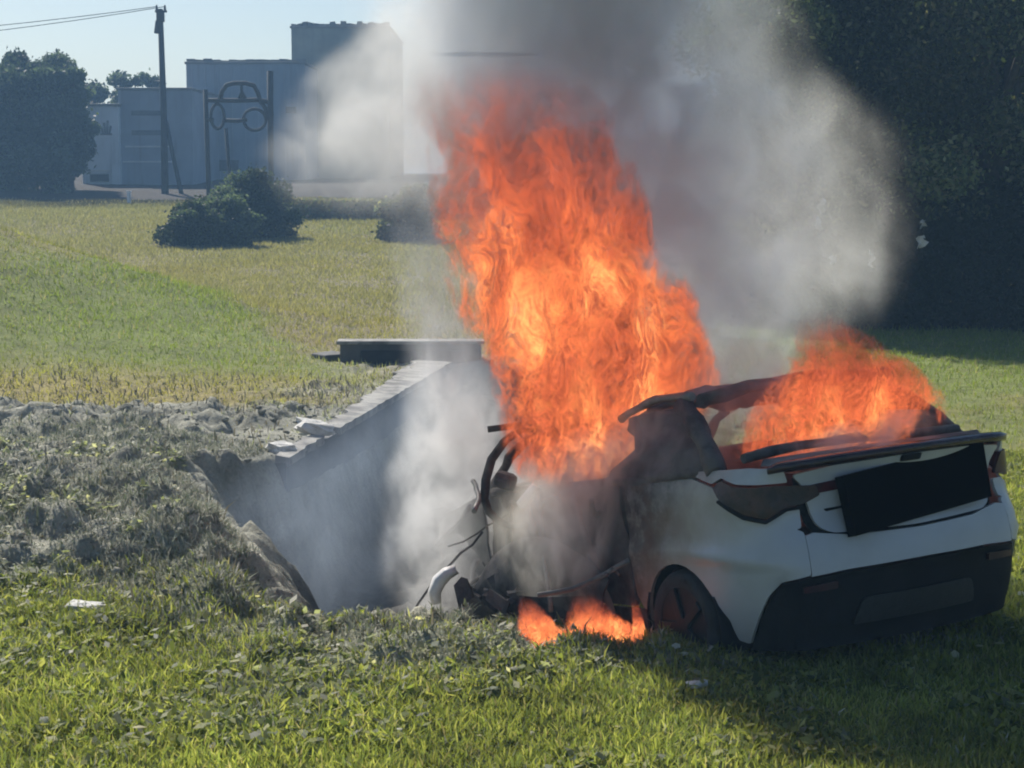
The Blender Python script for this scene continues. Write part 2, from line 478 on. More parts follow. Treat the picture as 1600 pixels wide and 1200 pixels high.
def petals():
    x, y = scatter(520, 7.6, 15.5)
    k = rng.random(len(x)) < .35 + .65 * smooth(.1, .5, fbm(x, y, 3, .7)); k &= poly_sd(PIT, x, y) < -.1
    x, y = x[k], y[k]; n = len(x); z = height(x, y) + .045 + .03 * rng.random(n)
    V = []; FF = []
    for i in range(n):
        s = .006 + .014 * rng.random() ** 2; a = rng.random() * 6.3; tl = rng.normal(0, .5)
        b = len(V)
        for j in range(5):
            th = a + j * 1.2566; q = s * (1 + .5 * rng.random())
            V.append((x[i] + math.cos(th) * q * 1.5, y[i] + math.sin(th) * q, z[i] + math.sin(th) * q * tl))
        V.append((x[i], y[i], z[i] + s * .5))
        for j in range(5): FF.append((b + j, b + (j + 1) % 5, b + 5))
    c = np.repeat(pick([PALE, (.45, .42, .25), (.55, .55, .5)], [3, 3, 2], n), 6, 0)
    tag(mesh_np('fallen_leaves', V, FF, LEAF, col=c), 'tiny pale dead leaves scattered over the near grass', kind='stuff')
petals()

# ================================================================== CONCRETE CHANNEL
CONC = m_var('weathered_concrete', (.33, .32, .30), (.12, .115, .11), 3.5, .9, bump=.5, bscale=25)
CONCD = m_var('shaded_concrete', (.10, .10, .10), (.04, .042, .046), 1.1, .85, bump=.4, bscale=18)  # darker copy of the concrete, shade of the wall faces put into the colour
WHITE_C = m_var('pale_broken_concrete', (.66, .65, .62), (.45, .44, .42), 8, .85, bump=.6, bscale=40)

def channel_wall():
    A, B = Vector((-2.03, 15.9, 0)), Vector((-.84, 24.1, 0)); d = (B - A).normalized(); nrm = Vector((d.y, -d.x, 0))
    root = empty('channel_wall', (A.x, A.y, H(-2.4, 15.9))); tag(root, 'long straight concrete wall lining the left side of the pit', 'wall')
    L = (B - A).length; org = root.location.copy()
    N = 60
    rows = []; capr = []
    for i in range(N + 1):
        p = A + d * (L * i / N)
        out = p - nrm * .42
        g = .01
        w = .04 * vnoise(i * .7, 3.1)
        top = .05 + g
        rows.append([Vector((p.x, p.y, -1.5)) - org, Vector((p.x, p.y, top - .05)) - org, Vector((p.x, p.y, top - .05)) - nrm * .12 - org, Vector((p.x, p.y, -1.5)) - nrm * .12 - org])
        q = p + nrm * (.03 - .035 * max(0, float(vnoise(i * 1.37, 11))))
        e = p - nrm * (.10 + .40 * (i / N) ** 1.6 + w * .9 + .05 * float(vnoise(i * 1.9, 5)))
        capr.append([q + Vector((0, 0, top - .075)) - org, q + Vector((0, 0, top)) - org, e + Vector((0, 0, top + .02)) - org, e + Vector((0, 0, top - .1)) - org])
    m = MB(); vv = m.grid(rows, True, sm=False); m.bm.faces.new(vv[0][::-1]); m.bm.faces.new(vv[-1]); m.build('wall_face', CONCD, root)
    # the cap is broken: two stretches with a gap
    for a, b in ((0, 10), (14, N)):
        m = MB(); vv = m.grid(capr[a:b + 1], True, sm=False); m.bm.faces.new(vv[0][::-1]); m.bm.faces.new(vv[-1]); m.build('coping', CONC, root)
    # near return of the wall into the earth bank
    pts = [(-2.04, 15.88), (-2.5, 15.5), (-2.78, 14.9)]
channel_wall()

def rock(name, c, s, label, cat, mat, seed, grp=None):
    bm = bmesh.new(); bmesh.ops.create_cube(bm, size=2); bmesh.ops.subdivide_edges(bm, edges=bm.edges[:], cuts=3, use_grid_fill=True)
    r = np.random.default_rng(seed)
    for v in bm.verts:
        n = v.co.normalized(); v.co = v.co.lerp(n * 1.3, .45)
        k = 1 + .22 * float(vnoise(v.co.x * 1.7 + seed * 3, v.co.y * 1.7 + v.co.z * 2.1))
        v.co = Vector((v.co.x * s[0] * k, v.co.y * s[1] * k, v.co.z * s[2] * k))
    bmesh.ops.rotate(bm, verts=bm.verts, matrix=Euler((r.normal(0, .25), r.normal(0, .25), r.random() * 3)).to_matrix())
    me = bpy.data.meshes.new(name); bm.to_mesh(me); bm.free()
    o = link(name, me, mat, None, c); tag(o, label, cat, grp)
    return o
rock('concrete_lump', (-1.93, 17.35, .13), (.17, .12, .055), 'pale broken concrete lump sitting in the gap of the pit wall coping', 'rubble', WHITE_C, 1)
rock('concrete_lump', (-2.12, 16.3, .08), (.09, .12, .05), 'small pale concrete lump at the near end of the pit wall', 'rubble', WHITE_C, 2)
rock('broken_slab', (-2.52, 10.35, H(-2.52, 10.35) + .03), (.10, .05, .03), 'flat white stone chip on the grass below the earth mound', 'stone', WHITE_C, 4)
rock('broken_slab', (.93, 8.75, H(.93, 8.75) + .04), (.035, .05, .015), 'bright crumpled scrap in the grass in front of the car', 'litter', WHITE_C, 7)

DKC = m_var('culvert_shade', (.02, .022, .025), (.03, .032, .036), 3, .9)
def headwall():
    Y = 24.4
    c = P(618, 575, Y); z0 = H(-1.7, 24.6) - .1
    root = empty('culvert_headwall', (c.x, Y + .1, z0)); tag(root, 'low dark concrete culvert headwall at the far end of the pit', 'headwall')
    w = 1.95
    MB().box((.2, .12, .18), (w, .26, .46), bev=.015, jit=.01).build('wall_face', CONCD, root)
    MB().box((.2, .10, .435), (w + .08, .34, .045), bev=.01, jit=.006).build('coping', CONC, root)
    MB().box((.25, -.035, .19), (w - .5, .05, .26)).build('culvert_mouth', DKC, root)  # near-black slab paints the darkness inside the opening
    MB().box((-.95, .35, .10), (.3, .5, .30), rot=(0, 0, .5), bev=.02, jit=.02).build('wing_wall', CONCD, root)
headwall()

# ================================================================== VEGETATION
BARK = m_var('bark', (.09, .075, .06), (.05, .042, .035), 8, .95, bump=.8, bscale=25)
def leaf_cloud(c, rad, nleaf, size, cols, wts, clumps=26, seed=0, flat=.0, low=-1.0, shell=.45, org=(0, 0, 0)):
    r = np.random.default_rng(seed)
    c = np.array(c, float); rad = np.array(rad, float)
    d = r.normal(size=(clumps, 3)); d /= np.linalg.norm(d, axis=1)[:, None]
    cc = c + d * rad * (shell + (1 - shell) * r.random((clumps, 1)) ** .6)
    cr = rad.mean() * (.22 + .25 * r.random(clumps))
    ci = r.integers(0, clumps, nleaf)
    q = r.normal(size=(nleaf, 3)); q /= np.linalg.norm(q, axis=1)[:, None]
    p = cc[ci] + q * cr[ci][:, None] * (r.random((nleaf, 1)) ** .45) * np.array([1, 1, .75])
    st = r.random(nleaf) < .16
    p = p + st[:, None] * r.normal(size=(nleaf, 3)) * rad.mean() * .10
    k = p[:, 2] > low; p = p[k]; ci = ci[k]; n = len(p)
    a = r.normal(size=(n, 3)); a /= np.linalg.norm(a, axis=1)[:, None]
    b = r.normal(size=(n, 3)); b -= a * (a * b).sum(1)[:, None]; b /= np.linalg.norm(b, axis=1)[:, None]
    s = size * (.6 + .8 * r.random((n, 1)))
    V = np.stack([p - a * s, p + b * s * .55, p + a * s, p - b * s * .55], 1) - np.array(org)
    o = np.arange(n)[:, None] * 4
    Fc = np.concatenate([o + [0, 1, 2], o + [0, 2, 3]])
    cols = np.array(cols); col = cols[r.choice(len(cols), n, p=np.array(wts) / sum(wts))]
    tint = .35 + 1.4 * r.random(clumps) ** 1.5
    col = col * tint[ci][:, None] * (.8 + .4 * r.random((n, 1)))
    return V, Fc, np.repeat(col, 4, 0), cc
def limb(m, a, b, r0, r1, wob=.12, n=6):
    a, b = Vector(a), Vector(b); L = (b - a).length; pts = []
    for i in range(n + 1):
        t = i / n; p = a.lerp(b, t)
        if 0 < i < n: p += Vector([random.uniform(-1, 1) for _ in range(3)]) * wob * L * .35
        p.z += math.sin(t * math.pi) * L * .05
        pts.append(p)
    m.tube(pts, [r0 + (r1 - r0) * i / n for i in range(n + 1)], 7)
def tree(name, x, y, height_c, rad, nleaf, size, cols, wts, label, cat='tree', trunk_r=.16, clumps=30, seed=0, low=None, group=None, trunk=True, shell=.45, off=(0, 0)):
    z = H(x, y) - .05
    root = empty(name, (x, y, z)); tag(root, label, cat, group)
    V, Fc, C, cc = leaf_cloud((off[0], off[1], height_c), rad, nleaf, size, cols, wts, clumps, seed, low=(0.02 if low is None else low), shell=shell)
    mesh_np('crown', V, Fc, LEAF, root, C)
    if trunk:
        m = MB(); top = Vector((off[0] * .7, off[1] * .7, height_c * .75))
        m.tube([(0, 0, -.2), (.02, 0, .1), (off[0] * .2, off[1] * .2, height_c * .3), tuple(top * .75), tuple(top)], [trunk_r * 1.4, trunk_r, trunk_r * .85, trunk_r * .6, trunk_r * .35], 9)
        for i, q in enumerate(cc[:min(14, clumps)]):
            s = Vector((off[0] * .4, off[1] * .4, height_c * (.3 + .35 * random.random())))
            limb(m, s, Vector(q), trunk_r * .45, trunk_r * .08)
        m.build('trunk', BARK, root)
    return root
D1, D2, D3, D4, D5 = (.045, .065, .032), (.085, .11, .055), (.14, .165, .085), (.17, .16, .11), (.24, .25, .16)
# right-hand trees behind the car
tree('dark_tree', 8.0, 30.0, 4.4, (2.9, 2.0, 2.9), 88000, .052, [D1, D2, D3, D4, D5], [4, 4, 3, 3, 1.2], 'large dark evergreen tree at the right edge behind the car', trunk_r=.24, clumps=60, seed=2, low=1.9)
tree('dark_tree', 5.1, 31.0, 4.3, (1.9, 1.7, 3.2), 62000, .052, [D1, D2, D3, D5], [5, 4, 2, .8], 'dark tree half hidden by the right side of the smoke', trunk_r=.2, clumps=44, seed=3, low=1.2)
tree('dark_tree', 9.6, 33.5, 4.6, (3.2, 2.0, 3.6), 50000, .075, [(.03, .045, .022), (.05, .07, .03)], [5, 3], 'tall black-green tree farthest back at the right edge', trunk_r=.25, clumps=46, seed=5, low=.3)
tree('dark_tree', 6.9, 33.8, 4.2, (2.4, 1.6, 3.8), 44000, .075, [(.03, .045, .022), (.05, .07, .03)], [5, 3], 'tall dense tree standing between the two big dark trees, farther back', trunk_r=.22, clumps=46, seed=6, low=.2)
# hedge under the crowns, the shade there put into its near-black leaf colours
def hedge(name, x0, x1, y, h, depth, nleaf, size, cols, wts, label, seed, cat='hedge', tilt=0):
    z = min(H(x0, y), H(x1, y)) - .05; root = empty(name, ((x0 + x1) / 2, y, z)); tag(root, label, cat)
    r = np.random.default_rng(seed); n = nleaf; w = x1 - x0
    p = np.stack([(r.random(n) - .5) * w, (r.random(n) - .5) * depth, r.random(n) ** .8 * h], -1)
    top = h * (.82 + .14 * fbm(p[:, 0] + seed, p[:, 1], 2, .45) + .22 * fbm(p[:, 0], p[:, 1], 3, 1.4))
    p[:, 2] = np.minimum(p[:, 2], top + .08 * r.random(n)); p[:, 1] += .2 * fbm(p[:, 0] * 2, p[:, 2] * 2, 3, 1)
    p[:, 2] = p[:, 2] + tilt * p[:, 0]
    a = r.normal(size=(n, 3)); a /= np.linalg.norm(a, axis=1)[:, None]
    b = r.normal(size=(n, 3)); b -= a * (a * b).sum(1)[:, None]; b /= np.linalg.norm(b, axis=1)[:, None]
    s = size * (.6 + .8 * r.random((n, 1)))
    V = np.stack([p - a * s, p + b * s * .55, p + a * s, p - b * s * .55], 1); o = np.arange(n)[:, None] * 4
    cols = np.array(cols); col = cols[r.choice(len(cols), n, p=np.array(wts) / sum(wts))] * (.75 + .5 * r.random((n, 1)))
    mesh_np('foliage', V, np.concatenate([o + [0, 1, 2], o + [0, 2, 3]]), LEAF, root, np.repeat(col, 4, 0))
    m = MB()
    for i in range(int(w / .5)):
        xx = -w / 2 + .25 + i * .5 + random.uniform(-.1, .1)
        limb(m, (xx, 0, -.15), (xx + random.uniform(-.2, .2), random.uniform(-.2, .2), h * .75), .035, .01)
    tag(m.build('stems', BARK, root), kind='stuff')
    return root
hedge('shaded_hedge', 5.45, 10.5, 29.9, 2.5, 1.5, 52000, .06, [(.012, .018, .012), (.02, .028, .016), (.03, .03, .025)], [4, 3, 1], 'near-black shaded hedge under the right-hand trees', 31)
hedge('shaded_hedge', 3.6, 5.7, 31.2, 1.7, 1.2, 14000, .06, [D1, D2, D3], [3, 3, 2], 'green scrub behind the smoke between the car roof and the dark trees', 32)
# pale patches added to stand for bright sky gaps in the right-hand trees
for i, (px, row, Y, w, h, lab) in enumerate([(1284, 322, 28.6, .13, .15, 'larger white sky-gap patch set in the tree edge beside the smoke'), (1278, 350, 28.6, .10, .12, 'white sky-gap patch just below the larger one in the tree edge'),
                                (1362, 405, 28.3, .08, .17, 'pale sky-gap patch low in the tree, left of the dark hedge'), (1443, 350, 28.1, .08, .08, 'small pale sky-gap patch, the upper of two against the dark hedge'),
                                (1440, 378, 28.1, .12, .12, 'small pale sky-gap patch, the lower of two against the dark hedge'), (1302, 405, 28.5, .10, .10, 'faint pale sky-gap patch low in the tree at the smoke edge')]):
    c = P(px, row, Y); m = MB(); r = np.random.default_rng(60 + i)
    rows = []
    for a in range(6):
        t = a / 5; ww = w * (.35 + .65 * math.sin(math.pi * (t * .8 + .15))) * (.8 + .4 * r.random())
        rows.append([Vector(((b / 4 - .5) * ww + .03 * math.sin(a * 2 + i), .04 * r.normal(), (t - .5) * h * 1.4 + .02 * r.normal())) for b in range(5)])
    m.grid(rows)
    o = m.build('sky_gap_patch', m_var('sky_gap_white', (.75, .75, .74), (.55, .55, .54), 9, .4), None, c, recalc=False)
    sm = o.modifiers.new('thick', 'SOLIDIFY'); sm.thickness = .004
    tag(o, lab, 'litter')

# left far trees, sparse tree, bush
BL1, BL2 = (.045, .062, .058), (.075, .095, .085)
def far(px, row, Y): p = P(px, row, Y); return p.x, p.y, p.z
x, y, _ = far(42, 200, 56)
tree('conifer_tree', far(2, 0, 78)[0], 78, 2.9, (1.7, 1.5, 3.0), 24000, .12, [BL1, BL2, D1], [3, 2, 2], 'leftmost tall dark conifer at the left edge', seed=41, clumps=40, low=.05, shell=.25)
tree('conifer_tree', far(62, 0, 78.5)[0], 78.5, 3.0, (1.6, 1.5, 3.2), 26000, .12, [BL1, BL2, D1], [3, 2, 2], 'tallest dark conifer, in the middle of the left group', seed=51, clumps=40, low=.05, shell=.25)
tree('conifer_tree', far(102, 0, 78)[0], 78, 2.7, (.85, 1.2, 2.8), 17000, .12, [BL1, BL2, D1], [3, 2, 2], 'narrow dark conifer standing next to the white shed', seed=52, clumps=30, low=.05, shell=.25)
tree('low_shrub', far(40, 0, 76)[0], 76, .9, (2.4, .9, 1.0), 16000, .10, [BL1, BL2, D1], [3, 2, 2], 'dark low shrubs filling the foot of the left conifers', 'shrub', seed=53, clumps=30, low=.02, shell=.2, trunk_r=.06)
tree('round_tree', far(50, 0, 82)[0], 82, 4.9, (2.0, 1.6, 1.1), 16000, .10, [BL1, BL2], [3, 2], 'rounded dark tree crown rising above the conifer hedge', seed=42, clumps=22, low=2, trunk_r=.15)
tree('round_tree', far(155, 0, 96)[0], 96, 3.9, (2.2, 1.6, 1.0), 12000, .12, [BL1, BL2], [3, 2], 'lower dark tree showing above the white shed roof', seed=43, clumps=20, low=1.5, trunk_r=.15)
tree('sparse_tree', far(205, 0, 98)[0], 98, 4.9, (1.35, 1.0, .95), 1500, .14, [BL1, BL2], [3, 2], 'thin sparse tree with open branches against the sky', seed=44, clumps=9, low=2.5, trunk_r=.10, shell=.8)
Yb = 52; bx0, bx1 = far(262, 0, Yb)[0], far(400, 0, Yb)[0]
b1 = tree('dark_bush', far(318, 0, Yb)[0], Yb, .45, (1.4, .9, 1.15), 34000, .06, [BL1, BL2, D1], [3, 2, 2], 'dark rounded bush on the field in front of the car-shaped sign', 'bush', seed=45, clumps=60, low=.0, trunk_r=.08, shell=.1)
b2 = tree('dark_bush', far(388, 0, Yb + 3)[0], Yb + 3, .75, (1.45, .9, 1.3), 34000, .06, [BL1, BL2, D1], [3, 2, 2], 'dark bush behind and right of the big field bush, beside the smoke', 'bush', seed=66, clumps=80, low=.0, trunk_r=.08, shell=.1)
b3 = tree('dark_bush', far(640, 0, 54)[0], 54, .6, (1.1, .8, 1.1), 14000, .07, [BL1, BL2, D4], [3, 2, 2], 'brownish bush behind the smoke left of the flames', 'bush', seed=47, clumps=24, low=.0, trunk_r=.08, shell=.2)
hedge('field_scrub', far(400, 0, 62)[0], far(760, 0, 62)[0], 62, .75, 1.2, 14000, .07, [D3, D4, OLIVE * .8], [2, 2, 3], 'low olive scrub along the top of the field behind the smoke', 48, 'scrub')
hedge('field_scrub', far(700, 0, 75)[0], far(1330, 0, 75)[0], 75, 3.2, 2.5, 26000, .13, [D2, D3, BL2], [2, 2, 3], 'tall hedge line across the field behind the smoke plume', 49, 'hedge')

# ================================================================== BUILDINGS
def wallmat(name, c1, c2, ribs=0, axis=0):
    t = NT(name); co = t.coord()
    f = t.ss(t.noise(co, .5, 5, .6), .35, .65)
    col = t.mix(f, c1, c2)
    st = t.noise(t.vec('MULTIPLY', co, (3.0, 3.0, .25)), 1.2, 4, .6)
    col = t.mix(t.ss(st, .5, .75, 0, .35), col, (.14, .13, .12))
    return t.surf(col, .85, 0, t.bump(t.noise(co, 12, 4), .2, .02))
WH = wallmat('whitewashed_wall', (.72, .76, .80), (.60, .64, .69))
GR = wallmat('grey_render', (.27, .31, .37), (.23, .265, .32))
GR2 = wallmat('grey_cladding', (.32, .36, .42), (.27, .30, .35))
DK = m_var('dark_opening', (.03, .03, .035), (.05, .05, .055), 2, .5)
ROOF = m_var('roof_sheet', (.20, .20, .20), (.14, .14, .14), 2, .7)
PAINT = m_var('faded_paint', (.10, .11, .13), (.15, .16, .18), 4, .8)
TRIM = m_var('pale_trim', (.72, .72, .72), (.6, .6, .6), 4, .7)

def bld(name, px0, px1, rt, rb, Y, depth, wall, label):
    a, b = P(px0, rb, Y), P(px1, rb, Y); zt = P(px0, rt, Y).z; zb = min(a.z, b.z, H(a.x, Y), H(b.x, Y)) - .3
    root = empty(name, ((a.x + b.x) / 2, Y, zb)); tag(root, label, 'building')
    w = b.x - a.x; h = zt - zb
    MB().box((0, depth / 2, h / 2), (w, depth, h), bev=.02).build('walls', wall, root)
    MB().box((0, depth / 2, h + .06), (w + .14, depth + .14, .12), bev=.02).build('roof_edge', ROOF, root)
    return root, w, h, depth
# white shed (lowest, frontmost)
r, w, h, d = bld('white_shed', 129, 187, 166, 262, 84, 1.6, WH, 'low white shed with a small dark emblem at the left of the building row')
MB().box((-.1 * w, -.03, .95), (.66 * w, .05, .07)).build('sill', TRIM, r)
MB().box((-.05 * w, -.03, .62), (.50 * w, .05, .36)).build('window', DK, r)
m = MB()
for k, (sx, hh) in enumerate([(-.18, .32), (-.06, .5), (.07, .6), (.19, .36)]): m.box((.16 * w + sx, -.012, h - 1.0 + hh / 2 - .25), (.10, .02, hh), rot=(0, .15 * (k - 1.5), 0), bev=.008)
m.box((.16 * w, -.012, h - 1.28), (.55, .02, .08)); m.build('emblem', PAINT, r)
MB().box((-w / 2 + .06, -.03, h / 2), (.10, .06, h - .02)).build('corner_trim', TRIM, r)
# long low hall
r, w, h, d = bld('low_hall', 187, 302, 141, 262, 84.4, 9, GR2, 'long low grey hall with painted stripes behind the utility pole')
for k, (rr, a, b) in enumerate([(1.05, -.33, .30), (1.95, -.33, .28), (2.6, -.45, .38), (3.3, -.5, .4)]):
    MB().box((w * (a + b) / 2 * .9 - .25, -.014, h - rr), (w * (b - a) * .75, .025, .22 if k < 2 else .07)).build('painted_stripe', PAINT if k < 2 else TRIM, r)
# taller grey block
r, w, h, d = bld('grey_block', 294, 478, 100, 262, 92, 11, GR, 'taller flat-roofed grey block behind the car-shaped sign')
for k in range(9): MB().box((-w / 2 + .3 + k * w / 9, -.02, h / 2), (.05, .04, h - .3)).build('wall_rib', GR2, r)
MB().box((-w * .22, -.03, 1.05), (w * .3, .05, .55)).build('window', DK, r)
MB().box((w * .38, -.03, h - 2.3), (.5, .05, .32)).build('vent', DK, r)
m = MB()
for k in range(14): m.box((-w / 2 + w * (k + .5) / 14, .3, h + .14 + .04 * random.random()), (w / 14 * .97, .4, .10 + .1 * random.random()), jit=.02)
tag(m.build('parapet', ROOF, r), kind='stuff')
# tallest block at the back, half in the smoke
r, w, h, d = bld('tall_block', 458, 610, 44, 262, 98, 12, wallmat('olive_render', (.27, .29, .26), (.20, .22, .20)), 'tallest grey-green block half hidden by the left of the smoke')
m = MB()
for k in range(18): m.box((-w / 2 + w * (k + .5) / 18, .35, h + .16 + .08 * random.random()), (w / 18 * .96, .5, .12 + .22 * random.random() * (k % 5 > 1)), jit=.04)
tag(m.build('parapet', ROOF, r), kind='stuff')

# ================================================================== POLE, SIGN, POST
WOOD = m_var('weathered_pole', (.045, .05, .058), (.03, .033, .04), 3, .9, bump=.4)
def pole():
    Y = 76; b = P(257, 262, Y); z = H(b.x, Y) - .3; top = P(256, 14, Y).z - z
    root = empty('utility_pole', (b.x, Y, z)); tag(root, 'tall dark utility pole with a leaning strut beside the grey hall', 'utility pole')
    MB().tube([(0, 0, 0), (.02, 0, top * .5), (-.03, 0, top)], [.16, .135, .11], 10).build('pole_shaft', WOOD, root)
    s = P(284, 262, Y); MB().tube([(s.x - b.x, .1, 0), ((s.x - b.x) * .45, .05, top * .26), (.12, 0, top * .42)], [.10, .09, .08], 8).build('strut', WOOD, root)
    m = MB(); m.box((.0, -.14, top - .35), (.34, .12, .40), bev=.03); m.build('pole_box', WOOD, root)
    MB().box((-.14, -.1, top - .75), (.22, .14, .55), rot=(0, .15, 0), bev=.03).build('fuse_holder', WOOD, root)
    for k, dx in enumerate((-.17, .17)): MB().tube([(dx, -.02, top - .12), (dx, -.02, top - .02), (dx, -.02, top + .16)], [.03, .055, .035], 8).build('insulator', WOOD, root)
    MB().box((0, 0, top - .1), (.5, .09, .09), bev=.01).build('cross_arm', WOOD, root)
    for (dz, dx, ex, ez, sag) in ((0.1, -.17, -26, -1.0, .8), (.1, .17, -26.3, -1.5, .9)):
        pts = [(dx + ex * t, 8 * t, top + dz + ez * t - sag * 4 * t * (1 - t) * .5) for t in np.linspace(0, 1, 14)]
        MB().tube(pts, .016, 5).build('wire', WOOD, root)
pole()
def car_sign():
    Y = 68; k = lambda px, row: (P(px, row, Y) - o0)
    b = P(372, 262, Y); o0 = Vector((b.x, Y, H(b.x, Y) - .2))
    root = empty('car_shaped_sign', o0); tag(root, 'dark metal outline of a car mounted between two posts', 'sign')
    g = lambda *pts: [k(*p) for p in pts]
    pr = .085
    p0, p1 = k(326, 270), k(423, 270)
    MB().tube([(p0.x, 0, 0), (k(321, 140).x, 0, k(321, 140).z)], .09, 8).build('post', WOOD, root)
    MB().tube([(p1.x, 0, 0), (k(422, 111).x, 0, k(422, 111).z)], [.10, .12], 8).build('post', WOOD, root)
    MB().tube([(k(362, 265).x, .05, 0), k(353, 200)], .07, 8).build('brace', WOOD, root)
    MB().tube(g((324, 157), (345, 157), (380, 157), (405, 156), (421, 160)), .085, 8).build('body_line', WOOD, root)
    arc = g((343, 157), (347, 143), (354, 133), (366, 130), (384, 130), (397, 134), (403, 145), (406, 156))
    MB().tube(arc, pr, 8).build('roof_outline', WOOD, root)
    MB().tube(g((377, 131), (378, 156)), .05, 6).build('window_divider', WOOD, root)
    MB().tube(g((374, 154), (378, 141), (383, 154)), .07, 6).build('driver_outline', WOOD, root)
    MB().tube(g((321, 187), (334, 187)), .08, 6).build('bumper_outline', WOOD, root)
    MB().tube(g((352, 188), (372, 189), (386, 187)), .075, 8).build('sill_outline', WOOD, root)
    MB().tube(g((406, 157), (414, 168), (418, 184), (421, 187)), .08, 8).build('body_line', WOOD, root)
    for (px, row, ra, rb) in ((340, 182, .25, .46), (398, 187, .42, .40)):
        c = k(px, row); MB().tube([c + Vector((math.cos(a) * ra, 0, math.sin(a) * rb)) for a in np.linspace(0, 2 * math.pi, 22)[:-1]], .06, 7, closed=True).build('wheel_outline', WOOD, root)
car_sign()
def marker():
    Y = 70; c = P(201, 285, Y); z = H(c.x, Y)
    root = empty('marker_post', (c.x, Y, z - .1)); tag(root, 'short white marker post on the brown ground before the white shed', 'post')
    MB().box((0, 0, .28), (.14, .14, .56), bev=.03).build('post_body', WH, root)
    MB().box((0, 0, .585), (.18, .18, .05), bev=.015).build('post_cap', WH, root)
marker()

# ================================================================== BURNING CAR
# local frame: X right, Y forward, Z up, origin under the middle of the rear bumper
CW, CLEN = .90, 4.2
def outline():
    """half plan outline, rear centre -> right side -> front centre: (x, y)"""
    pts = []
    for x in np.linspace(0, .5, 12, endpoint=False): pts.append((x, .06 * (x / .5) ** 2))
    for a in np.linspace(0, math.pi / 2, 18):
        c, s = math.cos(a), math.sin(a)
        pts.append((.5 + .40 * s ** .8, .06 + .50 * (1 - c ** .8)))
    for y in np.linspace(.62, 3.3, 40): pts.append((.90 - .015 * ((y - 1.8) / 1.5) ** 2 * (y > 1.8), y))
    for a in np.linspace(0, math.pi / 2, 18)[1:]:
        c, s = math.cos(a), math.sin(a)
        pts.append((.42 + .465 * c ** .8, 3.3 + .80 * s ** .9))
    for x in np.linspace(.42, 0, 8)[1:]: pts.append((x, 4.1 + .08 * (1 - (x / .42) ** 2)))
    return np.array(pts)
OUT = outline()
OS = np.concatenate([[0], np.cumsum(np.hypot(*np.diff(OUT, axis=0).T))])
def s_at_y(y):
    k = (OUT[:, 1] > .56) & (OUT[:, 1] < 3.31)
    return float(np.interp(y, OUT[k, 1], OS[k]))
def plan(s):
    sg = -1 if s < 0 else 1; s = abs(s)
    x = np.interp(s, OS, OUT[:, 0]); y = np.interp(s, OS, OUT[:, 1])
    x2 = np.interp(s + .03, OS, OUT[:, 0]) - np.interp(max(s - .03, -0.0), OS, OUT[:, 0]); y2 = np.interp(s + .03, OS, OUT[:, 1]) - np.interp(max(s - .03, 0), OS, OUT[:, 1])
    l = math.hypot(x2, y2) or 1
    n = (y2 / l, -x2 / l)
    return sg * x, y, sg * n[0], n[1]
REAR_I = ([.15, .30, .42, .49, .50, .56, .64, .70, .74, .80, .90, .98, 1.03, 1.06, 1.12], [.14, .07, .04, .03, .0, .0, .012, .03, .055, .075, .070, .045, .015, .02, .05])
SIDE_I = ([.15, .25, .35, .50, .60, .635, .67, .75, .85, .93, 1.0, 1.06], [.09, .055, .035, .02, .012, .0, .016, .022, .014, .016, .035, .07])
FRONT_I = ([.15, .4, .6, .8, 1.0], [.10, .02, .0, .10, .5])
def S(s, z, off=0.0):
    x, y, nx_, ny_ = plan(s)
    ry = ny_ ** 2 if ny_ < 0 else 0; fy = ny_ ** 2 if ny_ > 0 else 0; rx = nx_ ** 2
    e = ry * np.interp(z, *REAR_I) + rx * np.interp(z, *SIDE_I) + fy * np.interp(z, *FRONT_I) - off
    q = abs(s)
    e -= .022 * math.exp(-((z - .585 - .10 * (q - .9)) / .022) ** 2) * float(smooth(.62, .95, q) * smooth(1.62, 1.25, q))
    return Vector((x - nx_ * e, y - ny_ * e, z))

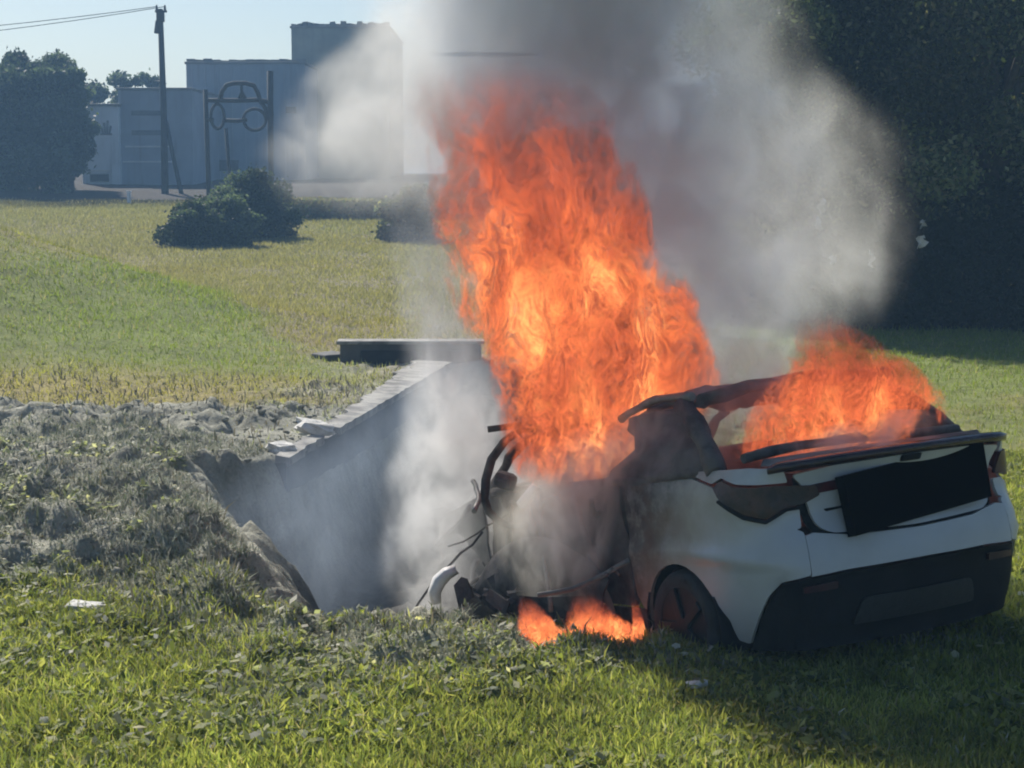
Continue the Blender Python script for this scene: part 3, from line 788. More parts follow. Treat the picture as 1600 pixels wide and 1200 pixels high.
def densify(poly, h):
    out = []
    for i, p in enumerate(poly):
        q = poly[(i + 1) % len(poly)]; L = math.hypot(q[0] - p[0], q[1] - p[1]); k = max(1, int(math.ceil(L / h)))
        for j in range(k): out.append((p[0] + (q[0] - p[0]) * j / k, p[1] + (q[1] - p[1]) * j / k))
    return out
def rnd(poly, r=.03, n=4):
    """round the corners of a polygon"""
    out = []
    for i, p in enumerate(poly):
        a = Vector(poly[i - 1]); b = Vector(p[:2]); c = Vector(poly[(i + 1) % len(poly)])
        u = a - b; v = c - b; q = min(r, u.length * .45, v.length * .45)
        u.normalize(); v.normalize()
        for k in range(n + 1):
            t = k / n; out.append(tuple((b + u * q) * (1 - t) ** 2 + b * 2 * t * (1 - t) + (b + v * q) * t ** 2))
    return out
def panel(name, poly, mat, parent, off=0.0, h=.045, thick=.018, disp=None, surf=S):
    bd = densify(poly, h); n = len(bd)
    bx = np.array(bd); s0, z0 = bx.min(0); s1, z1 = bx.max(0)
    gs, gz = np.meshgrid(np.arange(s0 + h / 2, s1, h), np.arange(z0 + h / 2, z1, h)); gs = gs.ravel(); gz = gz.ravel()
    k = poly_sd(bd, gs, gz) > h * .4
    pts = [Vector(p) for p in bd] + [Vector(p) for p in zip(gs[k], gz[k])]
    vs, es, fs, *_ = delaunay_2d_cdt(pts, [], [list(range(n))], 1, 1e-5)
    bm = bmesh.new(); vv = []
    for p in vs:
        o = off + (disp(p.x, p.y) if disp else 0)
        vv.append(bm.verts.new(surf(p.x, p.y, o)))
    for f in fs:
        try: fc = bm.faces.new([vv[i] for i in f]); fc.smooth = True
        except ValueError: pass
    be = [e for e in bm.edges if e.is_boundary]
    # rim folded inwards, its own vertices so the edge stays crisp
    src = {v: p for v, p in zip(vv, vs)}
    inn = {}; top = {}
    for e in be:
        for v in e.verts:
            if v not in inn:
                p = src[v]; top[v] = bm.verts.new(v.co); inn[v] = bm.verts.new(surf(p.x, p.y, off - thick))
    for e in be:
        a, b = e.verts; bm.faces.new((top[a], top[b], inn[b], inn[a]))
    me = bpy.data.meshes.new(name); bm.normal_update()
    bm.to_mesh(me); bm.free()
    return link(name, me, mat, parent)
def mirror(poly): return [(-a, b) for a, b in poly][::-1]

# paint: off-white, with soot where the fire has been (a stain that belongs to the panel)
def paint(name, base, burnt=(.045, .038, .036), y0=.62, y1=1.35, rough=.32, extra=.0):
    t = NT(name); co = t.coord('Object'); sep = t.n('ShaderNodeSeparateXYZ', {0: co})
    yy, zz, xx = sep.outputs['Y'], sep.outputs['Z'], sep.outputs['X']
    nz = t.noise(co, 3.2, 5, .65); n2 = t.noise(co, 14, 5, .7)
    q = t.math('ADD', yy, t.math('MULTIPLY', t.math('SUBTRACT', nz, .5), .9))
    q = t.math('ADD', q, t.math('MULTIPLY', t.math('SUBTRACT', zz, .75), .75))
    f = t.ss(q, y0, y1)
    f = t.math('MAXIMUM', f, extra)
    ash = t.mix(t.ss(n2, .42, .62), burnt, (.17, .155, .145))
    rust = t.mix(t.ss(nz, .45, .6), ash, (.11, .075, .055))
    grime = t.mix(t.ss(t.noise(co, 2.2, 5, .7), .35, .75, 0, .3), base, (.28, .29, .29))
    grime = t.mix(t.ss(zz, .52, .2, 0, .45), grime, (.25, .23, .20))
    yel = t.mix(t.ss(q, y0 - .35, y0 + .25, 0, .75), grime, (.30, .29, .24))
    col = t.mix(f, yel, rust)
    rg = t.ss(f, 0, 1, rough, .9, 'LINEAR')
    return t.surf(col, rg, 0, t.bump(n2, .12, .01), .5)
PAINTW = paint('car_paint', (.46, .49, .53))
BURNT = m_var('charred_metal', (.035, .032, .034), (.13, .115, .105), 5, .85, bump=.6, bscale=22)
ASH = m_var('ashen_metal', (.27, .26, .23), (.10, .09, .085), 3.5, .9, bump=.5, bscale=18)
BLACKP = m_var('black_plastic', (.006, .008, .011), (.012, .014, .018), 4, .75, spec=.2, bump=.15, bscale=60)
GLOSSB = m_var('gloss_black', (.02, .015, .017), (.045, .025, .03), 6, .22)
LAMPB = m_var('scorched_lamp', (.075, .042, .034), (.025, .02, .02), 9, .45, bump=.5, bscale=30)
LAMPR = m_var('tail_lamp_red', (.07, .014, .022), (.03, .012, .022), 7, .35, spec=.3)
REDACT = m_var('matt_black_redaction', (.0015, .0015, .0015), (.0022, .0022, .0022), 3, .9, spec=.02)
RUBBER = m_var('tyre_rubber', (.02, .02, .021), (.035, .034, .034), 9, .85, bump=.4, bscale=40)
RIM = m_var('sooty_alloy', (.025, .025, .028), (.015, .015, .017), 8, .6, .5)
PALEM = m_var('pale_burnt_trim', (.62, .62, .62), (.42, .42, .43), 8, .5)
SILV = m_var('grey_steel', (.30, .29, .28), (.18, .17, .165), 6, .5, .3)

YAW, PIT_, ROLL = R(29.26), R(-9.5), R(-2.0)
car_rot = (PIT_, ROLL, YAW)
car_loc = Vector((2.262, 9.28, .03)); CS = 1.075
car = empty('burning_car', car_loc, car_rot)
car.scale = (CS, CS, CS)
tag(car, 'white hatchback burning with its nose in the pit, front half charred', 'car')

def lump(a): return lambda s, z: a * float(fbm(s * 1.0, z * 1.0, 4, 4.5))
# ---- rear: bumper and quarter panels
arcL = []
def arch(yc, r, zc, n=16, y_lo=None):
    return [(s_at_y(yc - r * math.cos(a)), zc + r * math.sin(a)) for a in np.linspace(0, math.pi, n)]
YC, RA, ZC = .90, .325, .255
# right quarter: from the arch to the corner, polygon in (s, z), s positive
def quarter():
    sA = s_at_y(max(.57, YC - RA))
    p = [(.665, .74), (.655, .83), (.74, .832), (.86, .785), (.97, .81), (1.12, .89), (1.19, .965), (s_at_y(.80), 1.035), (s_at_y(1.32), 1.02), (s_at_y(1.32), .40)]
    a = arch(YC, RA, ZC)[::-1]                                 # from far (front) side to rear
    a = [q for q in a if q[0] > s_at_y(.575)]
    tail = [(1.19, .30), (1.17, .20), (1.09, .185), (1.03, .25), (.96, .34), (.89, .43), (.81, .49), (.66, .512), (.66, .72), (.70, .735)]
    return p + a + tail
Q = quarter()
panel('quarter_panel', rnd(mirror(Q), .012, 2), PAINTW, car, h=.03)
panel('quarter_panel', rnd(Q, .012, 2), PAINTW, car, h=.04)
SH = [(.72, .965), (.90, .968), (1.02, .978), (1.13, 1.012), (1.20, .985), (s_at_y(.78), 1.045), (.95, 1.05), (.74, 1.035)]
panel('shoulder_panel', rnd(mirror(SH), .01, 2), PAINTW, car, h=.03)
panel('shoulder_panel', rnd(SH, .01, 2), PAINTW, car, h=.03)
# bumper centre between the quarters (continuous skin, fine seam)
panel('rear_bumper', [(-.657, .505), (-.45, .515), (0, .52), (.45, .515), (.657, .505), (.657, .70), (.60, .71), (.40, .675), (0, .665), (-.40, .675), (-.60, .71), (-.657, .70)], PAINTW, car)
# lower black cladding
low = [(-1.13, .15), (-.5, .13), (0, .13), (.5, .13), (1.13, .15)]
up = [(1.085, .175), (1.02, .24), (.95, .33), (.88, .42), (.80, .482), (.45, .500), (0, .505), (-.45, .500), (-.80, .482), (-.88, .42), (-.95, .33), (-1.02, .24), (-1.085, .175)]
lc = panel('lower_bumper', low + up, BLACKP, car, off=-.012)
panel('bumper_insert', rnd([(-.42, .23), (.42, .23), (.36, .36), (-.36, .36)], .03), m_var('bumper_grille', (.012, .015, .018), (.02, .023, .026), 30, .6, bump=.6, bscale=90), lc, off=.006)
for sg in (-1, 1): panel('reflector', rnd([(sg * .50, .425), (sg * .70, .425), (sg * .70, .455), (sg * .50, .462)][::sg], .01), LAMPR, lc, off=.006, h=.02)
# ---- tailgate
tg = rnd([(-.565, .735), (-.50, .695), (0, .68), (.50, .695), (.565, .735), (.60, .84), (.63, .94), (.70, 1.00), (.45, 1.022), (0, 1.030), (-.45, 1.022), (-.70, 1.00), (-.63, .94), (-.60, .84)], .035)
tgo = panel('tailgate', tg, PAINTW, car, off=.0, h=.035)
gap = [(-.60, .72), (-.53, .68), (0, .665), (.53, .68), (.60, .72), (.645, .84), (.68, .98), (-.68, .98), (-.645, .84)]
panel('gap_seal', gap, BLACKP, car, off=-.03)
# added flat black rectangle standing in for a redaction box, not a car part
pc = [S(-.435, .668, .03), S(.515, .745, .03), S(.53, 1.045, .035), S(-.455, .962, .03)]
pf = sum((p.y for p in pc)) / 4
nrm_ = (pc[1] - pc[0]).cross(pc[3] - pc[0]).normalized(); cen = sum(pc, Vector()) / 4 + nrm_ * .03
m = MB()
pts_ = [p - nrm_ * (p - cen).dot(nrm_) for p in pc]
f_ = [m.bm.verts.new(p) for p in pts_]; b_ = [m.bm.verts.new(p - nrm_ * .06) for p in pts_]
m.bm.faces.new(f_); m.bm.faces.new(b_[::-1])
for k in range(4): m.bm.faces.new((f_[k], f_[(k + 1) % 4], b_[(k + 1) % 4], b_[k]))
pl = m.build('redaction_panel', REDACT, tgo)
panel('camera_pod', rnd([(-.07, .995), (.05, .995), (.05, 1.028), (-.07, 1.028)], .01), BLACKP, tgo, off=.018, h=.02)
panel('tailgate_crease', rnd([(-.50, .800), (-.36, .812), (-.36, .822), (-.51, .814)], .003, 1), BLACKP, tgo, off=.003, h=.02, thick=.006)
# light bar + lamps
panel('light_bar', rnd([(-.60, .89), (-.36, .905), (-.36, .955), (-.63, .935)], .012), LAMPR, tgo, off=.008, h=.03)
lampL = [(.52, .885), (.64, .85), (.74, .85), (.86, .80), (.96, .825), (1.10, .90), (1.17, .965), (1.12, 1.0), (1.02, .965), (.90, .955), (.78, .955), (.66, .945), (.55, .935)]
ll = panel('tail_lamp', rnd(mirror(lampL), .015), LAMPB, car, off=.010, h=.03, disp=lump(.02))
rl = panel('tail_lamp', rnd([(.655, .86), (.78, .845), (.92, .83), (1.12, .85), (1.20, .93), (1.10, .975), (.90, .97), (.72, .965)], .015), LAMPR, car, off=.012, h=.03)
ll['label'] = 'melted brown left tail lamp'; rl['label'] = 'dark red right tail lamp'
panel('lamp_rim', rnd(mirror([(.86, .775), (.98, .805), (1.14, .895), (1.13, .908), (.97, .825), (.86, .795), (.75, .842), (.64, .845), (.64, .83), (.74, .828)]), .004, 1), BLACKP, ll, off=.016, h=.03)
# ---- ducktail: a black lip across the top of the tailgate
def lip():
    rows = []
    for s in np.linspace(-.82, .93, 46):
        t = min(1, abs(s) / .95); zc = 1.062 - .022 * t ** 2 - (.03 * max(0, t - .8) / .2)
        th = .036 * (1 - .6 * max(0, t - .8) / .2); o = .035 * (1 - .5 * t ** 4)
        rows.append([S(s, zc, -.10), S(s, zc + th * .55, -.05), S(s, zc + th * .5, o - .02), S(s, zc + th * .15, o + .006), S(s, zc - th * .6, o - .004), S(s, zc - th, -.02), S(s, zc - th, -.10)])
    m = MB(); vv = m.grid(rows, True); m.bm.faces.new(vv[0][::-1]); m.bm.faces.new(vv[-1])
    return m.build('spoiler_lip', GLOSSB, car)
lip()
# shelf of the boot lid behind the lip, up to the rear window
m = MB(); rows = []
for j in range(5):
    t = j / 4; rows.append([S(s, 1.05, -.07).lerp(Vector((s * .78, .34 - .05 * abs(s), 1.085)), t) for s in np.linspace(-.9, .9, 19)])
m.grid(rows); m.build('rear_deck', ASH, car)

# ---- left and right flanks
def side(name, y0, y1, zlo, zhi, mat, off=0, sg=-1, arch_c=None, lumpy=.0, slant=0.0, h=.06):
    p = [(s_at_y(y0), zlo), (s_at_y(y1), zlo), (s_at_y(min(3.28, y1 + slant)), zhi), (s_at_y(y0 + slant), zhi)]
    if sg < 0: p = mirror(p)
    return panel(name, rnd(p, .03), mat, car, off=off, h=h, disp=lump(lumpy) if lumpy else None)
for sg in (-1, 1):
    bt = ASH if sg < 0 else BURNT
    rd = side('rear_door', 1.335, 2.02, .34, .99, m_var('burnt_door_skin', (.05, .045, .045), (.20, .185, .17), 3, .9, bump=.5, bscale=15) if sg < 0 else BURNT, sg=sg, lumpy=.035)
    fd = side('front_door', 2.04, 2.92, .34, .97, BURNT, off=-.02, sg=sg, lumpy=.07, slant=.03)
    side('sill', .5 + .74, 2.95, .20, .325, BURNT, sg=sg, lumpy=.02)
    # front wing with arch cut out
    yc = 3.42
    pts = [(s_at_y(2.95), .30)] + [(OS[-1] * 0 + s_at_y(3.28) + (yc - .375 * math.cos(a)) - 3.28, .335 + .375 * math.sin(a)) for a in np.linspace(.1, math.pi * .98, 14)] + [(s_at_y(3.28) + .62, .34), (s_at_y(3.28) + .62, .70), (s_at_y(3.28) + .3, .82), (s_at_y(3.0), .95)]
    wing = panel('front_wing', mirror(pts) if sg < 0 else pts, ASH, car, h=.06, disp=lump(.02))
    # inner arch lips
    for ycc in (YC, 3.42):
        m = MB(); x = sg * .872
        rows = []
        for a in np.linspace(-.35, math.pi + .35, 24):
            rows.append([Vector((x - sg * o, ycc - r * math.cos(a), ZC + r * math.sin(a))) for o, r in ((.0, RA - .003), (.0, RA + .02), (.05, RA + .03), (.32, RA + .03), (.32, RA))])
        rows = [[p for p in rr] for rr in rows]
        m.grid(rows); m.build('wheel_arch', BLACKP, car, recalc=False)
# ---- wheels
def wheel(x, y, z, mat_t=RUBBER, mat_r=RIM, steer=0, out=-1):
    m = MB(); prof = [(-.105, .205), (-.115, .23), (-.105, .275), (-.08, .292), (-.03, .298), (.03, .298), (.08, .292), (.105, .275), (.115, .23), (.105, .205)]
    rows = []
    for k in range(40):
        a = 2 * math.pi * k / 40; rows.append([Vector((px, r * math.cos(a), r * math.sin(a))) for px, r in prof])
    m.grid(rows + [rows[0]]); bmesh.ops.remove_doubles(m.bm, verts=m.bm.verts, dist=1e-4)
    w = m.build('wheel', mat_t, car, (x, y, z)); w.rotation_euler = (0, 0, steer)
    m = MB(); m.tube([(-.10, 0, 0), (.09, 0, 0)], .21, 32)
    m.tube([(out * .10, 0, 0), (out * .118, 0, 0)], .05, 14)
    for k in range(5):
        a = 2 * math.pi * k / 5; m.box((out * .108, math.cos(a) * .12, math.sin(a) * .12), (.02, .20 if 0 else .055, .17), rot=(a - math.pi / 2, 0, 0), bev=.008)
    m.build('rim', mat_r, w)
    return w
wheel(-.77, YC, .25); wheel(.77, YC, .25, out=1)
wheel(-.78, 3.42, .30, BURNT, BURNT, .35); wheel(.78, 3.42, .30, BURNT, BURNT, .35, 1)
# ---- underbody, axle, silencer
m = MB(); rows = []
for y in np.linspace(.18, 4.0, 24):
    w = .70 if (abs(y - YC) < .42 or abs(y - 3.42) < .42) else .84
    if y < .4 or y > 3.9: w = .6
    rows.append([Vector((x * w, y, .24 + (.03 if abs(x) > .9 else 0) + .012 * math.sin(9 * x + 7 * y))) for x in np.linspace(-1, 1, 11)])
m.grid(rows); fp = m.build('floor_pan', BURNT, car)
sd = fp.modifiers.new('s', 'SOLIDIFY'); sd.thickness = .03
MB().tube([(-.66, YC, .33), (-.3, YC - .05, .29), (.3, YC - .05, .29), (.66, YC, .33)], .04, 8).build('axle_beam', BURNT, car)
MB().tube([(-.35, .36, .24), (.35, .36, .24)], [.09, .09], 12).build('silencer', BURNT, car)
# boot well (so the rear is not hollow) and inner bulkheads
MB().box((0, .52, .52), (1.25, .58, .46), bev=.06).build('boot_well', BURNT, car)
MB().box((0, 1.15, .72), (1.5, .05, .66), bev=.02).build('rear_bulkhead', BURNT, car)
MB().box((0, 3.02, .62), (1.5, .06, .62), bev=.02, jit=.02).build('dashboard', BURNT, car)
MB().box((0, 3.45, .58), (.75, .55, .42), bev=.05, jit=.03).build('engine_block', BURNT, car)
# ---- charred seats
for x in (-.38, .38):
    s = MB().box((x, 2.25, .50), (.46, .46, .12), bev=.04).build('front_seat', BURNT, car)
    MB().box((x, 1.98, .82), (.42, .07, .58), rot=(.22, 0, 0), bev=.03, jit=.01).build('seat_back', BURNT, s)
s = MB().box((0, 1.5, .48), (1.2, .45, .12), bev=.04).build('rear_seat', BURNT, car)
MB().box((0, 1.28, .78), (1.2, .07, .55), rot=(.25, 0, 0), bev=.03, jit=.01).build('seat_back', BURNT, s)
# ---- greenhouse: pillars, rails, roof
def bar(name, a, b, w=.07, t=.05, mat=BURNT, curve=.04, par=None):
    a, b = Vector(a), Vector(b); pts = []
    for i in range(9):
        u = i / 8; p = a.lerp(b, u); p.z += math.sin(u * math.pi) * curve; p += Vector((float(vnoise(i * .8 + a.x * 9, a.y * 5)), 0, float(vnoise(i * .9, b.y * 7)))) * .012; pts.append(p)
    return MB().tube(pts, [w * .5 * (1 + .15 * math.sin(i * 1.7)) for i in range(9)], 8).build(name, mat, par or car)
for sg in (-1, 1):
    bar('rear_pillar', (sg * .80, .55, 1.03), (sg * .64, 1.02, 1.37), .11)
    bar('middle_pillar', (sg * .83, 2.0, .98), (sg * .78, 2.0, 1.16), .07, curve=.01)
    bar('front_pillar', (sg * .80, 3.02, .95), (sg * .70, 2.55, 1.30), .06)
    bar('roof_rail', (sg * .645, .92, 1.425), (sg * .67, 1.60, 1.33), .045, mat=SILV if sg < 0 else BURNT, curve=.05)
    bar('window_sill_rail', (sg * .845, 1.0, 1.01), (sg * .835, 2.9, .97), .05, curve=.0)
    bar('quarter_bar', (sg * .82, 1.22, 1.02), (sg * .70, 1.38, 1.34), .05, curve=0)
for sg in (-1, 1):
    m = MB(); rows = []
    A_, B_, C_, D_ = [Vector(q) for q in ((sg * .83, .46, 1.02), (sg * .84, 1.62, 1.00), (sg * .70, 1.50, 1.34), (sg * .65, 1.0, 1.38))]
    for i, u in enumerate(np.linspace(0, 1, 11)):
        row = []
        for j, v in enumerate(np.linspace(0, 1, 11)):
            lim = 1 - .35 * max(0, math.sin(v * 3.0)) * (.6 + .4 * float(vnoise(v * 5, 2)))
            p = A_.lerp(B_, u * lim).lerp(D_.lerp(C_, u * lim), v); p.x += sg * (.03 * math.sin(u * 3) + .035 * float(fbm(u * 2, v * 2 + sg, 3, 2))); row.append(p)
        rows.append(row)
    m.grid(rows); o = m.build('rear_side_panel', BURNT, car); q = o.modifiers.new('s', 'SOLIDIFY'); q.thickness = .02
m = MB(); rows = []
for i, y in enumerate(np.linspace(.86, 1.60, 18)):
    row = []
    for j, x in enumerate(np.linspace(-.63, .63, 19)):
        zz = 1.425 + .055 * (1 - (x / .63) ** 2) - .05 * ((y - 1.55) / .9) ** 2
        zz += .05 * float(fbm(x + 3, y, 4, 2.6)) - .07 * max(0, 1 - math.hypot((x + .1) / .45, (y - 2.0) / .5))
        zz += .03 * float(fbm(x * 3, y * 3 + 9, 3, 2.2)) - .12 * smooth(1.2, 1.75, y + .4 * float(fbm(x, 4, 2, 2)))
        row.append(Vector((x, y + .12 * float(fbm(x * 2, y, 3, 2.5)) * (y > 1.4), float(zz))))
    rows.append(row)
m.grid(rows); rf = m.build('roof', BURNT, car); sd = rf.modifiers.new('s', 'SOLIDIFY'); sd.thickness = .02
bar('rear_header', (-.63, .88, 1.40), (.63, .88, 1.42), .07, curve=.05)
bar('roof_bow', (-.60, 1.42, 1.37), (.60, 1.42, 1.40), .05, curve=.04)
# ragged remains of the rear window frame
bar('window_frame', (-.70, .45, 1.09), (.70, .45, 1.09), .05, curve=.03)
# bonnet, front
m = MB(); rows = []
for i, t in enumerate(np.linspace(0, 1, 12)):
    row = []
    for x in np.linspace(-1, 1, 13):
        w = .76 - .10 * t; y = 3.02 + .98 * t - .12 * abs(x) ** 3 * t; z = .99 - .20 * t ** 1.6 + .03 * (1 - x * x) + .05 * float(fbm(x + 7, t * 2, 3, 2))
        row.append(Vector((x * w, y, z)))
    rows.append(row)
m.grid(rows); bn = m.build('bonnet', ASH, car); sd = bn.modifiers.new('s', 'SOLIDIFY'); sd.thickness = .02
fs0 = s_at_y(3.28) + .64
panel('front_bumper', [(fs0, .28), (OS[-1] - .001, .25), (OS[-1] - .001, .62), (fs0, .66)], BURNT, car, disp=lump(.03), h=.06)
panel('front_bumper', mirror([(fs0, .28), (OS[-1] - .001, .25), (OS[-1] - .001, .62), (fs0, .66)]), BURNT, car, disp=lump(.03), h=.06)
# ---- door window frame standing open, mirror, pale scraps of bodywork
invc = (Matrix.Translation(car_loc) @ Euler(car_rot).to_matrix().to_4x4() @ Matrix.Scale(CS, 4)).inverted()
def L(px, row, Y): return invc @ P(px, row, Y)
Yd = 11.35
loop = [L(*q) for q in ((836, 668, Yd - .2), (812, 672, Yd - .1), (788, 690, Yd), (768, 718, Yd), (759, 750, Yd), (757, 780, Yd), (764, 800, Yd), (780, 815, Yd), (800, 822, Yd - .1), (822, 822, Yd - .2))]
df = MB().tube(loop, [.022, .024, .026, .028, .028, .026, .024, .022, .02, .02], 8).build('open_door_frame', BURNT, car)
MB().tube([L(762, 671, Yd), L(800, 666, Yd), L(840, 660, Yd - .1)], .02, 7).build('frame_stub', BURNT, df)
c = L(790, 752, Yd); MB().box(c, (.10, .14, .11), rot=(.3, .2, .6), bev=.035, jit=.01).build('wing_mirror', BURNT, car)
def scrap(name, pts, w, mat=PALEM, par=None):
    m = MB(); rows = []
    n = len(pts)
    for i, q in enumerate(pts):
        p = Vector(q); t = (Vector(pts[min(n - 1, i + 1)]) - Vector(pts[max(0, i - 1)])).normalized()
        u = t.cross(Vector((.5, .85, 0))).normalized() * w * (.35 + .65 * math.sin(math.pi * (i + .5) / n))
        rows.append([p - u, p - u * .3 + Vector((-.02, -.03, .0)), p + u * .3 + Vector((-.02, -.03, .0)), p + u])
    m.grid(rows); o = m.build(name, mat, par or car, recalc=False); s = o.modifiers.new('s', 'SOLIDIFY'); s.thickness = .012
    return o
Yc = 11.25
scrap('arch_trim', [L(682, 943, Yc), L(679, 925, Yc), L(686, 908, Yc), L(698, 896, Yc), L(714, 889, Yc)], .034)
scrap('trim_fragment', [L(786, 918, 11.3), L(782, 903, 11.3), L(792, 888, 11.3)], .06)
scrap('trim_fragment', [L(980, 838, 10.3), L(988, 848, 10.3), L(998, 858, 10.3)], .022)
scrap('trim_fragment', [L(1012, 852, 10.2), L(1015, 864, 10.2), L(1014, 878, 10.2)], .016)
scrap('trim_fragment', [L(838, 758, 10.9), L(826, 776, 11), L(812, 790, 11)], .025)
# collapsed left door: dark round-shouldered skin leaning by the sill
m = MB(); rows = []
for i, t in enumerate(np.linspace(0, 1, 13)):
    row = []
    for j, u in enumerate(np.linspace(0, 1, 11)):
        zz = .18 + u * (.50 * math.sin(math.pi * (.12 + .80 * t)) ** .6 + .05); y = 1.35 + 1.5 * t
        row.append(Vector((-.98 - .10 * math.sin(u * 2.6) - .03 * float(fbm(t * 2, u * 2, 3, 2)), y, zz)))
    rows.append(row)
m.grid(rows); dd = m.build('fallen_door_skin', BURNT, car); s = dd.modifiers.new('s', 'SOLIDIFY'); s.thickness = .015
for (a, b) in (((-.96, 1.45, .30), (-.95, 1.75, .95)), ((-.96, 2.1, .40), (-.93, 2.35, .98)), ((-.95, 2.7, .35), (-.90, 2.55, .92))):
    bar('door_strut', a, b, .035, mat=ASH, curve=.0)
# small debris by the nose
m = MB()
for k in range(30):
    c = invc @ Vector((random.uniform(-.75, -.1), random.uniform(10.75, 11.9), 0)); w_ = car_loc
    wx, wy = random.uniform(-.38, .16), random.uniform(10.75, 11.5)
    m.box((wx, wy, H(wx, wy) + .03 + random.uniform(0, .12)), (random.uniform(.05, .18), random.uniform(.04, .14), random.uniform(.01, .05)), rot=(random.random() * 2, random.random() * 2, random.random() * 3), jit=.035)
tag(m.build('charred_debris', BURNT), 'heap of charred debris on the ground under the car nose', kind='stuff')

# torn strips, springs and wires left on the burnt flank and in the cabin
rr_ = np.random.default_rng(77)
for k in range(16):
    y = rr_.uniform(1.3, 3.3); z = rr_.uniform(.35, 1.05); x = rr_.uniform(-1.0, -.82)
    p = Vector((x, y, z)); pts = [p.copy()]
    d = Vector((rr_.normal(-.02, .05), rr_.normal(0, .12), rr_.normal(-.08, .08)))
    for q in range(6):
        d += Vector((rr_.normal(0, .02), rr_.normal(0, .045), rr_.normal(0, .04))); p = p + d * .45; pts.append(p.copy())
    MB().tube(pts, [.012 * rr_.uniform(.5, 1.6)] * 7, 5).build('torn_strip', (BURNT, ASH, SILV)[k % 3], car)

# ================================================================== FLAMES AND SMOKE (volumes in closed hulls)
def hull(name, rows, mat, label, cat=None, kind=None, seg=28, lumpy=.06, seed=0, pad=1.04):
    """rows: (z, cx, cy, rx, ry) in world; closed lumpy loft"""
    z0 = rows[0][0]; org = Vector((rows[0][1], rows[0][2], z0)); r = np.array(rows, float)
    zs = np.linspace(r[0, 0], r[-1, 0], max(10, int((r[-1, 0] - r[0, 0]) / .12)))
    m = MB(); rr = []
    for z in zs:
        cx, cy_, rx, ry = [float(np.interp(z, r[:, 0], r[:, k])) for k in (1, 2, 3, 4)]
        ring = []
        for k in range(seg):
            a = 2 * math.pi * k / seg
            q = pad * (1 + lumpy * float(fbm(math.cos(a) * 1.2 + seed, z * 1.1 + math.sin(a) * 1.2, 3, 1.3)))
            ring.append(Vector((cx + rx * q * math.cos(a), cy_ + ry * q * math.sin(a), z)) - org)
        rr.append(ring)
    vv = m.grid(rr, True); m.bm.faces.new(vv[0][::-1]); m.bm.faces.new(vv[-1])
    o = m.build(name, mat, None, org); tag(o, label, cat, None, kind)
    return o, org
def field(t, rows, org):
    """normalised distance from the spine, and height fraction, in object space"""
    r = np.array(rows, float); co = t.coord('Object'); sep = t.n('ShaderNodeSeparateXYZ', {0: co})
    X, Y, Z = sep.outputs
    lo, hi = 0.0, r[-1, 0] - r[0, 0]
    cv = lambda k, o=0.0: t.curve(Z, [(float(q[0] - r[0, 0]), float(q[k] - o)) for q in r], lo, hi)
    cx, cy_, rx, ry = cv(1, org[0]), cv(2, org[1]), cv(3), cv(4)
    dx = t.math('DIVIDE', t.math('SUBTRACT', X, cx), rx); dy = t.math('DIVIDE', t.math('SUBTRACT', Y, cy_), ry)
    d = t.math('SQRT', t.math('ADD', t.math('MULTIPLY', dx, dx), t.math('MULTIPLY', dy, dy)))
    h = t.math('DIVIDE', Z, hi)
    return co, d, h, Z

